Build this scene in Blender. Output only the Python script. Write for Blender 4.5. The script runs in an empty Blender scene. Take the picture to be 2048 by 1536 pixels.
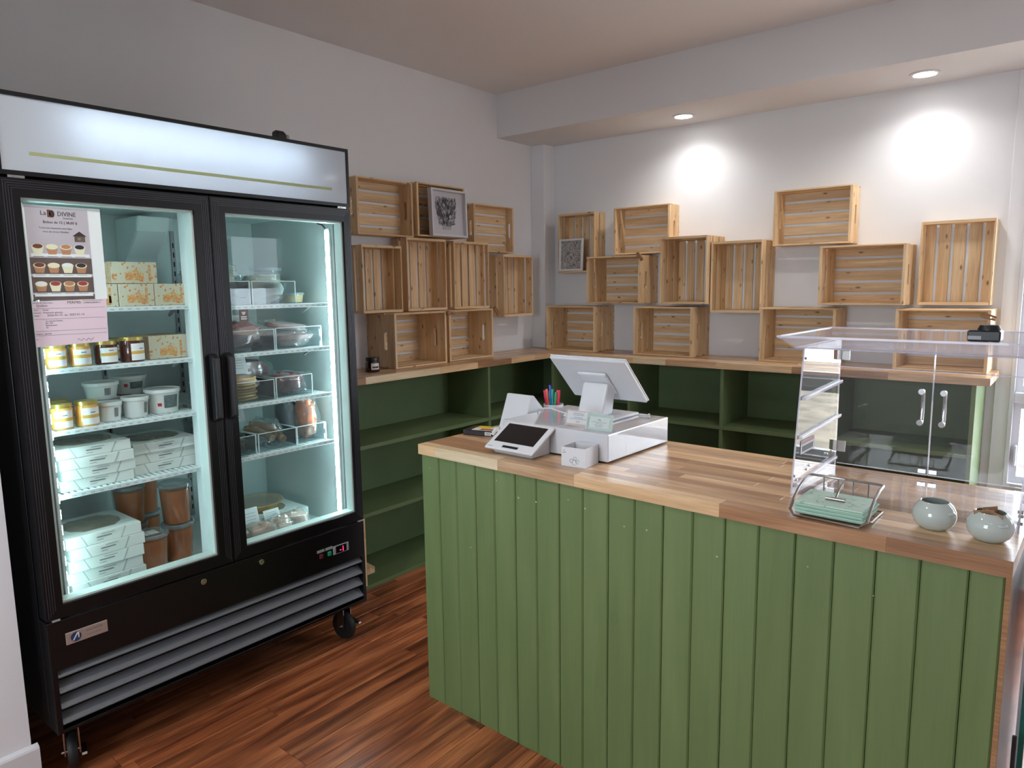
import bpy, bmesh, math, random
from mathutils import Vector, Matrix
random.seed(11)
S = bpy.context.scene
COL = S.collection
PI = math.pi

# ------------------------------------------------------------------ camera, world, light, exposure
CAM_POS = Vector((3.0122, 0.0, 1.4766))
YAW, PITCH, ROLL, FPX = -0.6853, -0.1363, -0.0131, 1414.93
fw = Vector((math.sin(YAW)*math.cos(PITCH), math.cos(YAW)*math.cos(PITCH), math.sin(PITCH)))
rt = Vector((math.cos(YAW), -math.sin(YAW), 0)); up = rt.cross(fw)
r2 = math.cos(ROLL)*rt + math.sin(ROLL)*up; u2 = -math.sin(ROLL)*rt + math.cos(ROLL)*up
cam = bpy.data.cameras.new('camera'); cam.sensor_width = 36; cam.lens = FPX/2048*36; cam.clip_start = .01
co = bpy.data.objects.new('camera', cam); COL.objects.link(co)
co.matrix_world = Matrix(((r2.x, u2.x, -fw.x, CAM_POS.x), (r2.y, u2.y, -fw.y, CAM_POS.y), (r2.z, u2.z, -fw.z, CAM_POS.z), (0, 0, 0, 1)))
S.camera = co
S.view_settings.view_transform = 'Standard'; S.view_settings.look = 'None'
S.view_settings.exposure = 0.85; S.view_settings.gamma = 1.0; S.view_settings.use_curve_mapping = False

D, H, HS, YS = 4.0391, 2.678, 2.4144, 3.567     # back wall, ceiling, soffit underside, soffit front
XR, YN = 4.3, -1.7                               # right wall, wall behind the camera

w = bpy.data.worlds.new('sky'); S.world = w; w.use_nodes = True
bg = w.node_tree.nodes['Background']; bg.inputs[0].default_value = (.80, .90, 1, 1); bg.inputs[1].default_value = 8

def portal(name, loc, rot, sx, sy):
    l = bpy.data.lights.new(name, 'AREA'); l.shape = 'RECTANGLE'; l.size = sx; l.size_y = sy
    l.cycles.is_portal = True
    o = bpy.data.objects.new(name, l); COL.objects.link(o); o.location = loc; o.rotation_euler = rot
portal('window_portal', (XR+.1, 3.6, 1.5), (0, PI/2, 0), 1.0, .6)
portal('window_portal', (1.9, YN-.1, 1.55), (PI/2, 0, 0), 1.2, 1.3)
portal('window_portal', (3.25, D+.12, 1.3), (-PI/2, 0, 0), 1.0, 1.5)

DOWN_POWER, CEIL_POWER, LED_E, TUBE_E = 7.5, 28.0, 44.0, 20.0

# ------------------------------------------------------------------ materials
def lin(c):
    r = []
    for v in c[:3]:
        v = v/255 if max(c) > 1.01 else v
        r.append(v/12.92 if v <= .04045 else ((v+.055)/1.055)**2.4)
    return (r[0], r[1], r[2], 1)
M = {}
def base(name):
    m = bpy.data.materials.new(name); m.use_nodes = True
    M[name] = m
    nt = m.node_tree
    return m, nt, nt.nodes['Principled BSDF'], nt.nodes['Material Output']
def pm(name, col, rough=.5, metal=0, coat=0, spec=.5, noise=0, nscale=8, bump=0, bscale=200, sub=0):
    m, nt, b, o = base(name)
    b.inputs['Base Color'].default_value = lin(col); b.inputs['Roughness'].default_value = rough
    b.inputs['Metallic'].default_value = metal; b.inputs['Coat Weight'].default_value = coat
    b.inputs['Specular IOR Level'].default_value = spec
    if sub:
        b.inputs['Subsurface Weight'].default_value = sub; b.inputs['Subsurface Radius'].default_value = (.01, .006, .004)
    if noise or bump:
        tc = nt.nodes.new('ShaderNodeTexCoord')
    if noise:
        n = nt.nodes.new('ShaderNodeTexNoise'); n.inputs['Scale'].default_value = nscale; n.inputs['Detail'].default_value = 5
        nt.links.new(tc.outputs['Object'], n.inputs['Vector'])
        mx = nt.nodes.new('ShaderNodeMix'); mx.data_type = 'RGBA'
        mr = nt.nodes.new('ShaderNodeMapRange'); mr.inputs[1].default_value = .3; mr.inputs[2].default_value = .7
        nt.links.new(n.outputs['Fac'], mr.inputs[0]); nt.links.new(mr.outputs[0], mx.inputs[0])
        c = lin(col)
        mx.inputs[6].default_value = tuple(v*(1-noise) for v in c[:3])+(1,); mx.inputs[7].default_value = tuple(min(1, v*(1+noise)) for v in c[:3])+(1,)
        nt.links.new(mx.outputs[2], b.inputs['Base Color'])
    if bump:
        n2 = nt.nodes.new('ShaderNodeTexNoise'); n2.inputs['Scale'].default_value = bscale
        nt.links.new(tc.outputs['Object'], n2.inputs['Vector'])
        bp = nt.nodes.new('ShaderNodeBump'); bp.inputs['Strength'].default_value = bump; bp.inputs['Distance'].default_value = .002
        nt.links.new(n2.outputs['Fac'], bp.inputs['Height']); nt.links.new(bp.outputs[0], b.inputs['Normal'])
    return m
def wood(name, cols, stretch=(1.6, 26, 26), rough=.5, knots=.0, vary=.12, fine=.25, coat=0, hue=.0, kscale=(11, 22, 22), krad=(.05, .17), kcol=(96, 58, 30)):
    # grain along local X, every object shifted by its own random number
    m, nt, b, o = base(name); L = nt.links.new; N = nt.nodes.new
    tc = N('ShaderNodeTexCoord'); oi = N('ShaderNodeObjectInfo')
    mul = N('ShaderNodeMath'); mul.operation = 'MULTIPLY'; mul.inputs[1].default_value = 37.0; L(oi.outputs['Random'], mul.inputs[0])
    ad = N('ShaderNodeVectorMath'); ad.operation = 'ADD'; L(tc.outputs['Object'], ad.inputs[0]); L(mul.outputs[0], ad.inputs[1])
    mp = N('ShaderNodeMapping'); mp.inputs['Scale'].default_value = stretch; L(ad.outputs[0], mp.inputs['Vector'])
    n1 = N('ShaderNodeTexNoise'); n1.inputs['Scale'].default_value = 1.3; n1.inputs['Detail'].default_value = 6; n1.inputs['Distortion'].default_value = .6
    L(mp.outputs[0], n1.inputs['Vector'])
    cr = N('ShaderNodeValToRGB'); els = cr.color_ramp.elements
    els[0].position = .28; els[0].color = lin(cols[0]); els[1].position = .72; els[1].color = lin(cols[-1])
    for i, c in enumerate(cols[1:-1]):
        e = els.new(.28+.44*(i+1)/(len(cols)-1)); e.color = lin(c)
    L(n1.outputs['Fac'], cr.inputs[0]); out = cr.outputs[0]
    mp2 = N('ShaderNodeMapping'); mp2.inputs['Scale'].default_value = (stretch[0]*3, stretch[1]*7, stretch[2]*7); L(ad.outputs[0], mp2.inputs['Vector'])
    n2 = N('ShaderNodeTexNoise'); n2.inputs['Scale'].default_value = 2; n2.inputs['Detail'].default_value = 3; L(mp2.outputs[0], n2.inputs['Vector'])
    mr = N('ShaderNodeMapRange'); mr.inputs[1].default_value = .35; mr.inputs[2].default_value = .65; mr.inputs[3].default_value = 1-fine; mr.inputs[4].default_value = 1+fine*.5
    L(n2.outputs['Fac'], mr.inputs[0])
    v2 = N('ShaderNodeMath'); v2.operation = 'MULTIPLY_ADD'; v2.inputs[1].default_value = vary*2; v2.inputs[2].default_value = 1-vary
    rr = N('ShaderNodeMath'); rr.operation = 'FRACT'; m9 = N('ShaderNodeMath'); m9.operation = 'MULTIPLY'; m9.inputs[1].default_value = 91.7
    L(oi.outputs['Random'], m9.inputs[0]); L(m9.outputs[0], rr.inputs[0]); L(rr.outputs[0], v2.inputs[0])
    tot = N('ShaderNodeMath'); tot.operation = 'MULTIPLY'; L(mr.outputs[0], tot.inputs[0]); L(v2.outputs[0], tot.inputs[1])
    hs = N('ShaderNodeHueSaturation'); L(out, hs.inputs['Color']); L(tot.outputs[0], hs.inputs['Value']); out = hs.outputs[0]
    if hue:
        hh = N('ShaderNodeMath'); hh.operation = 'MULTIPLY_ADD'; hh.inputs[1].default_value = -hue; hh.inputs[2].default_value = .5+hue*.5
        L(oi.outputs['Random'], hh.inputs[0]); L(hh.outputs[0], hs.inputs['Hue'])
    if knots:
        mp3 = N('ShaderNodeMapping'); mp3.inputs['Scale'].default_value = kscale; L(ad.outputs[0], mp3.inputs['Vector'])
        vo = N('ShaderNodeTexVoronoi'); vo.inputs['Scale'].default_value = 1.0; L(mp3.outputs[0], vo.inputs['Vector'])
        k = N('ShaderNodeMapRange'); k.inputs[1].default_value = krad[0]; k.inputs[2].default_value = krad[1]; k.inputs[3].default_value = knots; k.inputs[4].default_value = 0
        L(vo.outputs['Distance'], k.inputs[0])
        mk = N('ShaderNodeMix'); mk.data_type = 'RGBA'; L(k.outputs[0], mk.inputs[0]); L(out, mk.inputs[6]); mk.inputs[7].default_value = lin(kcol); out = mk.outputs[2]
    L(out, b.inputs['Base Color']); b.inputs['Roughness'].default_value = rough; b.inputs['Coat Weight'].default_value = coat
    b.inputs['Coat Roughness'].default_value = .25
    bp = N('ShaderNodeBump'); bp.inputs['Strength'].default_value = .12; bp.inputs['Distance'].default_value = .001
    L(n2.outputs['Fac'], bp.inputs['Height']); L(bp.outputs[0], b.inputs['Normal'])
    return m
def clear(name, tint=(1, 1, 1), refl=.9, ior=1.45, haze=0.0, hcol=(225, 230, 240), rough=.0):
    # thin clear sheet: see-through with a fresnel reflection, optional milky haze
    m, nt, b, o = base(name); L = nt.links.new; N = nt.nodes.new; nt.nodes.remove(b)
    t = N('ShaderNodeBsdfTransparent'); t.inputs[0].default_value = (*tint, 1)
    g = N('ShaderNodeBsdfGlossy'); g.inputs['Roughness'].default_value = rough; g.inputs[0].default_value = (refl, refl, refl, 1)
    f = N('ShaderNodeFresnel'); f.inputs[0].default_value = ior
    gm = N('ShaderNodeNewGeometry'); iv = N('ShaderNodeMath'); iv.operation = 'SUBTRACT'; iv.inputs[0].default_value = 1; L(gm.outputs['Backfacing'], iv.inputs[1])
    fm = N('ShaderNodeMath'); fm.operation = 'MULTIPLY'; L(f.outputs[0], fm.inputs[0]); L(iv.outputs[0], fm.inputs[1])   # a sheet reflects once, at its entry face
    mx = N('ShaderNodeMixShader'); L(fm.outputs[0], mx.inputs[0]); L(t.outputs[0], mx.inputs[1]); L(g.outputs[0], mx.inputs[2])
    out = mx
    if haze:
        d = N('ShaderNodeBsdfDiffuse'); d.inputs[0].default_value = lin(hcol)
        m2 = N('ShaderNodeMixShader'); m2.inputs[0].default_value = haze; L(mx.outputs[0], m2.inputs[1]); L(d.outputs[0], m2.inputs[2]); out = m2
    L(out.outputs[0], o.inputs[0])
    return m
def emit(name, col, e):
    m, nt, b, o = base(name); nt.nodes.remove(b)
    n = nt.nodes.new('ShaderNodeEmission'); n.inputs[0].default_value = (*col, 1); n.inputs[1].default_value = e
    nt.links.new(n.outputs[0], o.inputs[0]); return m
def translucent(name, col, gloss=.04):
    m, nt, b, o = base(name); L = nt.links.new; N = nt.nodes.new; nt.nodes.remove(b)
    t = N('ShaderNodeBsdfTranslucent'); t.inputs[0].default_value = lin(col)
    d = N('ShaderNodeBsdfDiffuse'); d.inputs[0].default_value = lin(col)
    m1 = N('ShaderNodeMixShader'); m1.inputs[0].default_value = .45; L(t.outputs[0], m1.inputs[1]); L(d.outputs[0], m1.inputs[2])
    g = N('ShaderNodeBsdfGlossy'); g.inputs['Roughness'].default_value = .06
    f = N('ShaderNodeFresnel'); f.inputs[0].default_value = 1.45
    m2 = N('ShaderNodeMixShader'); L(f.outputs[0], m2.inputs[0]); L(m1.outputs[0], m2.inputs[1]); L(g.outputs[0], m2.inputs[2])
    L(m2.outputs[0], o.inputs[0]); return m
def inkprint(name, bgc, ink, scale, kind='noise', lo=.48, hi=.56, dist=2.0, rough=.6):
    # flat printed line art
    m, nt, b, o = base(name); L = nt.links.new; N = nt.nodes.new
    tc = N('ShaderNodeTexCoord')
    if kind == 'wave':
        t = N('ShaderNodeTexWave'); t.inputs['Scale'].default_value = scale; t.inputs['Distortion'].default_value = dist; t.inputs['Detail'].default_value = 3; t.inputs['Detail Scale'].default_value = 2
    else:
        t = N('ShaderNodeTexNoise'); t.inputs['Scale'].default_value = scale; t.inputs['Detail'].default_value = 4; t.inputs['Distortion'].default_value = dist
    L(tc.outputs['Object'], t.inputs['Vector'])
    r = N('ShaderNodeMapRange'); r.inputs[1].default_value = lo; r.inputs[2].default_value = hi; L(t.outputs['Fac'], r.inputs[0])
    mx = N('ShaderNodeMix'); mx.data_type = 'RGBA'; L(r.outputs[0], mx.inputs[0]); mx.inputs[6].default_value = lin(ink); mx.inputs[7].default_value = lin(bgc)
    L(mx.outputs[2], b.inputs['Base Color']); b.inputs['Roughness'].default_value = rough; return m

pm('wall_paint', (231, 232, 235), .85, bump=.05, bscale=350)
pm('ceiling_paint', (235, 232, 231), .9, bump=.05, bscale=300)
pm('soffit_paint', (222, 221, 222), .85)
pm('trim_paint', (218, 218, 222), .45)
wood('floor_wood', [(96, 47, 29), (158, 90, 54), (194, 122, 78)], (1.3, 16, 16), .36, .55, .2, .34, coat=.12, kscale=(3.5, 11, 11), krad=(.08, .42), kcol=(58, 28, 20))
pm('floor_base', (40, 20, 12), .6)
pm('green_paint', (112, 132, 88), .5, noise=.05, nscale=5, bump=.08, bscale=120)
wood('green_board', [(101, 121, 75), (107, 127, 80), (113, 132, 85)], (1, 10, 10), .45, 0, .035, .04)
pm('shelf_green', (100, 120, 80), .55, noise=.06, nscale=6)
wood('butcher', [(173, 134, 96), (200, 160, 121), (224, 189, 151)], (1.8, 22, 22), .3, 0, .2, .16, coat=.25, hue=.012)
wood('butcher_light', [(210, 185, 146), (224, 201, 164), (236, 216, 181)], (1.8, 22, 22), .3, 0, .05, .1, coat=.25)
wood('butcher_mid', [(209, 169, 125), (224, 187, 143), (237, 204, 162)], (1.8, 22, 22), .3, 0, .05, .12, coat=.25)
wood('butcher_dark', [(147, 107, 77), (169, 127, 92), (189, 149, 114)], (1.8, 22, 22), .3, 0, .08, .16, coat=.25)
wood('pine', [(212, 174, 126), (228, 194, 150), (240, 214, 176)], (1.4, 20, 20), .6, .85, .1, .14, kscale=(11, 27, 27), krad=(.05, .19))
wood('raw_edge', [(150, 108, 72), (172, 130, 90)], (1.5, 20, 20), .7)
pm('fridge_black', (12, 12, 14), .34, spec=.35)
pm('fridge_frame', (11, 10, 13), .36, spec=.32)
pm('ridge_grey', (52, 51, 58), .35)
pm('louver', (96, 99, 104), .45)
pm('dark_gap', (5, 5, 6), .8)
pm('liner', (208, 218, 216), .45)
pm('gasket', (196, 208, 202), .6)
pm('shelf_white', (218, 228, 228), .45)
pm('lip_slot', (176, 192, 194), .5)
pm('white_plastic', (216, 217, 221), .35)
pm('white_gloss', (206, 207, 212), .12, coat=.5)
pm('grey_plastic', (150, 152, 156), .4)
pm('steel', (170, 166, 160), .28, 1)
pm('chrome', (200, 200, 202), .15, 1)
pm('black_plastic', (22, 22, 24), .4)
pm('black_rubber', (20, 20, 20), .55)
pm('black_glass', (10, 10, 12), .08, coat=.6)
pm('paper_white', (225, 226, 224), .7)
pm('ink_dark', (62, 62, 66), .7)
pm('ink_grey', (120, 122, 126), .7)
clear('door_glass', (.97, 1, 1), .9, 1.25)
clear('window_glass', (1, 1, 1), .9, 1.3)
clear('acrylic', (.985, .985, .99), .95, 1.42, haze=.02, hcol=(235, 235, 245))
clear('acrylic_edge', (.95, .95, .97), .95, 1.45, haze=.5, hcol=(238, 236, 248))
clear('bin_plastic', (.97, .99, .99), .9, 1.4, haze=.03)
clear('bin_edge', (.9, .95, .95), .9, 1.45, haze=.6, hcol=(235, 245, 245))
clear('bag_film', (.93, .96, .96), 1, 1.55, haze=.08, hcol=(225, 235, 235), rough=.1)
clear('sleeve', (.96, .96, .98), .9, 1.4, haze=.03, hcol=(205, 205, 222), rough=.08)

# ------------------------------------------------------------------ mesh helpers
ORG = {}
def tag(o, label=None, cat=None, group=None, kind=None):
    for k, v in (('label', label), ('category', cat), ('group', group), ('kind', kind)):
        if v: o[k] = v
    return o
def thing(name, label, cat, loc=(0, 0, 0), rz=0, group=None, world=False):
    o = bpy.data.objects.new(name, None); COL.objects.link(o); o.empty_display_size = .05
    o.location = loc; o.rotation_euler = (0, 0, rz)
    ORG[o] = Vector(loc) if world else Vector((0, 0, 0))
    return tag(o, label, cat, group)
def linkmesh(name, me, mat, parent=None, loc=(0, 0, 0), rot=(0, 0, 0), scale=None):
    o = bpy.data.objects.new(name, me); COL.objects.link(o)
    if mat and not me.materials: me.materials.append(M[mat])
    if parent: o.parent = parent; ORG[o] = ORG.get(parent, Vector((0, 0, 0)))
    else: ORG[o] = Vector((0, 0, 0))
    o.location = loc; o.rotation_euler = rot
    if scale: o.scale = scale
    return o
class MB:
    def __init__(s): s.v = []; s.f = []
    def add(s, vs, fs):
        n = len(s.v); s.v += [tuple(v) for v in vs]; s.f += [tuple(i+n for i in f) for f in fs]; return s
    def box(s, x0, x1, y0, y1, z0, z1):
        return s.add([(x, y, z) for z in (z0, z1) for y in (y0, y1) for x in (x0, x1)],
                     [(0, 2, 3, 1), (4, 5, 7, 6), (0, 1, 5, 4), (2, 6, 7, 3), (0, 4, 6, 2), (1, 3, 7, 5)])
    def prism(s, poly, vec):
        n = len(poly); a = [Vector(p) for p in poly]; vec = Vector(vec); b = [p+vec for p in a]
        return s.add(a+b, [tuple(range(n))[::-1], tuple(range(n, 2*n))]+[(i, (i+1) % n, n+(i+1) % n, n+i) for i in range(n)])
    def cyl(s, p0, p1, r, n=12, r1=None):
        p0, p1 = Vector(p0), Vector(p1); d = (p1-p0).normalized()
        a = d.orthogonal().normalized(); b = d.cross(a); r1 = r if r1 is None else r1
        c0 = [p0+(a*math.cos(2*PI*i/n)+b*math.sin(2*PI*i/n))*r for i in range(n)]
        c1 = [p1+(a*math.cos(2*PI*i/n)+b*math.sin(2*PI*i/n))*r1 for i in range(n)]
        return s.add(c0+c1, [tuple(range(n))[::-1], tuple(range(n, 2*n))]+[(i, (i+1) % n, n+(i+1) % n, n+i) for i in range(n)])
    def lathe(s, prof, n=20, c=(0, 0, 0), a0=0, a1=2*PI, caps=False):
        full = abs(a1-a0-2*PI) < 1e-6; k = n if full else n+1; vs = []; fs = []
        for r, z in prof:
            for i in range(k):
                a = a0+(a1-a0)*i/n; vs.append((c[0]+r*math.cos(a), c[1]+r*math.sin(a), c[2]+z))
        for j in range(len(prof)-1):
            for i in range(n):
                i2 = (i+1) % k; fs.append((j*k+i, j*k+i2, (j+1)*k+i2, (j+1)*k+i))
        if caps: fs += [tuple(range(k))[::-1], tuple((len(prof)-1)*k+i for i in range(k))]
        return s.add(vs, fs)
    def tube(s, pts, r, n=8, closed=False):
        P = [Vector(p) for p in pts]; m = len(P); vs = []; fs = []; nrm = None
        for i in range(m):
            if closed: t = (P[(i+1) % m]-P[i-1]).normalized()
            else: t = (P[min(i+1, m-1)]-P[max(i-1, 0)]).normalized()
            if nrm is None: nrm = t.orthogonal().normalized()
            nrm = (nrm-t*nrm.dot(t)).normalized(); b = t.cross(nrm)
            for j in range(n):
                a = 2*PI*j/n; vs.append(P[i]+(nrm*math.cos(a)+b*math.sin(a))*r)
        for i in range(m if closed else m-1):
            for j in range(n):
                i2 = (i+1) % m; fs.append((i*n+j, i*n+(j+1) % n, i2*n+(j+1) % n, i2*n+j))
        if not closed: fs += [tuple(range(n))[::-1], tuple((m-1)*n+j for j in range(n))]
        return s.add(vs, fs)
    def blob(s, c, r, seed=0, amp=.12, e=.7, nu=20, nv=12):
        rnd = random.Random(seed); ph = [(rnd.uniform(1, 4), rnd.uniform(1, 5), rnd.uniform(0, 6.3), rnd.uniform(0, 6.3)) for _ in range(5)]
        vs = []; fs = []; sp = lambda x, p: math.copysign(abs(x)**p, x)
        for j in range(nv+1):
            t = -PI/2+PI*j/nv
            for i in range(nu):
                a = 2*PI*i/nu; k = 1+amp*sum(math.sin(f1*a*1.0+p1)*math.cos(f2*t*2+p2) for f1, f2, p1, p2 in [(round(q[0]), q[1], q[2], q[3]) for q in ph])/2.5
                vs.append((c[0]+r[0]*k*sp(math.cos(t), e)*sp(math.cos(a), e), c[1]+r[1]*k*sp(math.cos(t), e)*sp(math.sin(a), e), c[2]+r[2]*k*sp(math.sin(t), e)))
        for j in range(nv):
            for i in range(nu): fs.append((j*nu+i, j*nu+(i+1) % nu, (j+1)*nu+(i+1) % nu, (j+1)*nu+i))
        return s.add(vs, fs)
    def mesh(s, name, mat=None, smooth=False, bevel=0, seg=1, org=None):
        me = bpy.data.meshes.new(name)
        vs = s.v if org is None else [(v[0]-org.x, v[1]-org.y, v[2]-org.z) for v in s.v]
        me.from_pydata(vs, [], s.f); bm = bmesh.new(); bm.from_mesh(me)
        bmesh.ops.recalc_face_normals(bm, faces=bm.faces)
        if bevel: bmesh.ops.bevel(bm, geom=[e for e in bm.edges if e.calc_face_angle(0) > .5], offset=bevel, segments=seg, profile=.5, affect='EDGES', clamp_overlap=True)
        for f in bm.faces: f.smooth = bool(smooth)
        if smooth:
            for e in bm.edges: e.smooth = e.calc_face_angle(0) < .7
        bm.to_mesh(me); bm.free()
        if mat: me.materials.append(M[mat])
        return me
    def build(s, name, mat, parent=None, smooth=False, bevel=0, seg=1, loc=(0, 0, 0), rot=(0, 0, 0)):
        me = s.mesh(name, mat, smooth, bevel, seg, ORG.get(parent))
        return linkmesh(name, me, mat, parent, loc, rot)
def B(*a): return MB().box(*a)
def struct(name, mb, mat, **k): return tag(mb.build(name, mat, **k), kind='structure')
def text(body, size, mat, parent, loc, rot, name='lettering', align='CENTER', ext=.0002, sx=1.0):
    c = bpy.data.curves.new(name, 'FONT'); c.body = body; c.size = size; c.align_x = align; c.extrude = ext; c.resolution_u = 2
    o = bpy.data.objects.new(name, c); me = bpy.data.meshes.new_from_object(o); bpy.data.objects.remove(o); bpy.data.curves.remove(c)
    me.materials.clear(); me.materials.append(M[mat])
    l = Vector(loc)-ORG.get(parent, Vector((0, 0, 0)))
    return linkmesh(name, me, mat, parent, l, rot, (sx, 1, 1))
RX = (PI/2, 0, PI/2)      # text facing +X
RY = (PI/2, 0, 0)         # text facing -Y
def copytree(o, parent=None):
    c = o.copy(); COL.objects.link(c); c.parent = parent; ORG[c] = ORG.get(o, Vector((0, 0, 0)))
    for ch in o.children: copytree(ch, c)
    return c

# ------------------------------------------------------------------ the room
fl = struct('floor', B(-.1, XR+.1, YN-.1, D+.1, -.12, -.012), 'floor_base')
PW = .076
def plank_rows():
    near = []; far = MB()
    n = int((XR)/PW)+1
    for i in range(n):
        x0 = i*PW; y = YN-random.uniform(0, .9)
        while y < D:
            ln = random.choice((.55, .8, 1.0, 1.25)); y1 = min(y+ln, D); ys = max(y, YN)
            if y1-ys > .02:
                if x0 < 1.95 and y1 > .45 and ys < 3.3: near.append((x0, ys, y1))
                else: far.box(x0+.0006, x0+PW-.0006, ys+.0006, y1-.0006, -.012, 0)
            y += ln
    return near, far
near, far = plank_rows()
pl_cache = {}
for x0, y0, y1 in near:
    k = round(y1-y0, 3)
    if k not in pl_cache: pl_cache[k] = B(-k/2+.0006, k/2-.0006, -PW/2+.0006, PW/2-.0006, -.012, 0).mesh('floor_plank', 'floor_wood', bevel=.0012)
    linkmesh('floor_plank', pl_cache[k], 'floor_wood', fl, (x0+PW/2, (y0+y1)/2, 0), (0, 0, PI/2))
tag(far.build('floor_planks', 'floor_wood', fl), kind='stuff')

struct('ceiling', B(-.1, XR+.1, YN-.1, D+.2, H, H+.1), 'ceiling_paint')
struct('ceiling_soffit', B(0, XR, YS, D, HS, H), 'soffit_paint')
struct('wall_left', B(-.1, 0, YN-.1, D+.2, -.1, H), 'wall_paint')
WX0, WX1, WZ0, WZ1 = 2.745, 3.75, .5, 2.05
struct('wall_back', MB().box(0, WX0, D, D+.2, -.1, H).box(WX1, XR, D, D+.2, -.1, H).box(WX0, WX1, D, D+.2, -.1, WZ0).box(WX0, WX1, D, D+.2, WZ1, H), 'wall_paint')
RY0, RY1, RZ0, RZ1 = 3.3, 3.9, 1.0, 2.0
struct('wall_right', MB().box(XR, XR+.2, YN-.1, RY0, -.1, H).box(XR, XR+.2, RY1, D+.2, -.1, H).box(XR, XR+.2, RY0, RY1, -.1, RZ0).box(XR, XR+.2, RY0, RY1, RZ1, H), 'wall_paint')
FX0, FX1, FZ0, FZ1 = 1.3, 2.5, .9, 2.2
struct('wall_front', MB().box(-.1, FX0, YN-.2, YN, -.1, H).box(FX1, XR, YN-.2, YN, -.1, H).box(FX0, FX1, YN-.2, YN, -.1, FZ0).box(FX0, FX1, YN-.2, YN, FZ1, H), 'wall_paint')
struct('wall_near', B(0, .655, YN, .592, 0, H), 'wall_paint')
struct('baseboard_near', MB().prism([(.655, YN, 0), (.671, YN, 0), (.671, YN, .128), (.668, YN, .134), (.655, YN, .14)], (0, .608-YN, 0)), 'trim_paint')
struct('trim_1', B(0, .1105, D-.1229, D, 1.058, HS), 'wall_paint', bevel=.003)
struct('trim_2', B(2.683, WX0, D-.006, D, 0, HS), 'wall_paint', bevel=.002)
def window(n, axis, a0, a1, z0, z1, pos, depth, mid):
    # a framed window: casing, sash rails and panes; axis 'y' = in the back wall, 'x' = right wall
    def bx(mb, u0, u1, d0, d1, q0, q1):
        return mb.box(u0, u1, pos+d0, pos+d1, q0, q1) if axis == 'y' else mb.box(pos+d0, pos+d1, u0, u1, q0, q1)
    s = 1 if depth > 0 else -1
    def dd(a, b): return (min(a*s, b*s), max(a*s, b*s))
    d0, d1 = dd(-.012, .13); c = MB(); t = .05
    bx(c, a0, a0+.016, d0, d1, z0+.018, z1-.02); bx(c, a1-.016, a1, d0, d1, z0+.018, z1-.02); bx(c, a0, a1, d0, d1, z1-.02, z1); bx(c, a0, a1, d0, d1, z0, z0+.018)
    o = struct('window_%d' % n, c, 'trim_paint')
    e0, e1 = dd(.03, .08)
    for q0, q1 in ((z0+.018, mid-.025), (mid+.025, z1-.02)):
        m = MB(); b0, b1 = a0+.016, a1-.016
        bx(m, b0, b0+.03, e0, e1, q0+.03, q1-.03); bx(m, b1-.03, b1, e0, e1, q0+.03, q1-.03); bx(m, b0, b1, e0, e1, q0, q0+.03); bx(m, b0, b1, e0, e1, q1-.03, q1)
        f = m.build('sash', 'trim_paint', o)
        g0, g1 = dd(.052, .056); bx(MB(), b0+.03, b1-.03, g0, g1, q0+.03, q1-.03).build('pane', 'window_glass', o)
    g0, g1 = dd(.0, .1)
    bx(MB(), a0+.016, a1-.016, g0, g1, mid-.025, mid+.025).build('rail', 'trim_paint', o, bevel=.004)
    return o
w1 = window(1, 'y', WX0, WX1, WZ0, WZ1, D, 1, .93)
B(2.778, 2.787, D+.002, D+.029, .60, .70).build('window_latch', 'white_plastic', w1, bevel=.003)
window(2, 'x', RY0, RY1, RZ0, RZ1, XR, 1, 1.55)
window(3, 'y', FX0, FX1, FZ0, FZ1, YN, -1, 1.5)
pm('outdoor_straw', (138, 124, 106), .9, noise=.35, nscale=3)
struct('ground_outside', MB().box(-14, 18, -16, 18, -.7, -.45), 'outdoor_straw')
struct('ground_bank', MB().prism([(10, -14, -.45), (18, -14, -.45), (18, -14, .9)], (0, 30, 0)), 'outdoor_straw')

# ceiling lamps: recessed downlights
emit('lamp_white', (1, .97, .93), 14)
def downlight(x, y, z, label, power, spot=True):
    t = thing('recessed_downlight', label, 'light', (x, y, z), group='recessed ceiling downlights')
    MB().lathe([(.048, 0), (.062, 0), (.063, -.004), (.05, -.006), (.047, -.002), (.048, 0)], 28).build('trim_ring', 'white_plastic', t, smooth=True)
    MB().lathe([(.0001, -.003), (.047, -.003)], 28).build('lens', 'lamp_white', t)
    l = bpy.data.lights.new('downlight_beam', 'SPOT'); l.energy = power; l.spot_size = 2.6; l.spot_blend = 1.0; l.shadow_soft_size = .04; l.color = (1, .975, .95)
    lo = bpy.data.objects.new('downlight_beam', l); COL.objects.link(lo); lo.parent = t; lo.location = (0, 0, -.02)
downlight(1.156, 3.822, HS, 'round recessed downlight in the soffit nearest the room corner', DOWN_POWER)
downlight(2.344, 3.816, HS, 'round recessed downlight in the soffit nearest the window', DOWN_POWER)
downlight(3.53, 3.816, HS, 'round recessed downlight in the soffit over the window', DOWN_POWER)
downlight(1.5, .7, H, 'round recessed downlight in the ceiling between the fridge and the counter', CEIL_POWER)
downlight(2.1, 2.95, H, 'added downlight, out of view in the ceiling behind the counter', CEIL_POWER*.42)  # made-up lamp out of view, added to brighten the left wall crates
downlight(1.35, -.9, H, 'round recessed downlight in the ceiling near the shop window', CEIL_POWER*.25)
downlight(3.4, -.9, H, 'round recessed downlight in the ceiling over the shop entrance', CEIL_POWER*.25)

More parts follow.
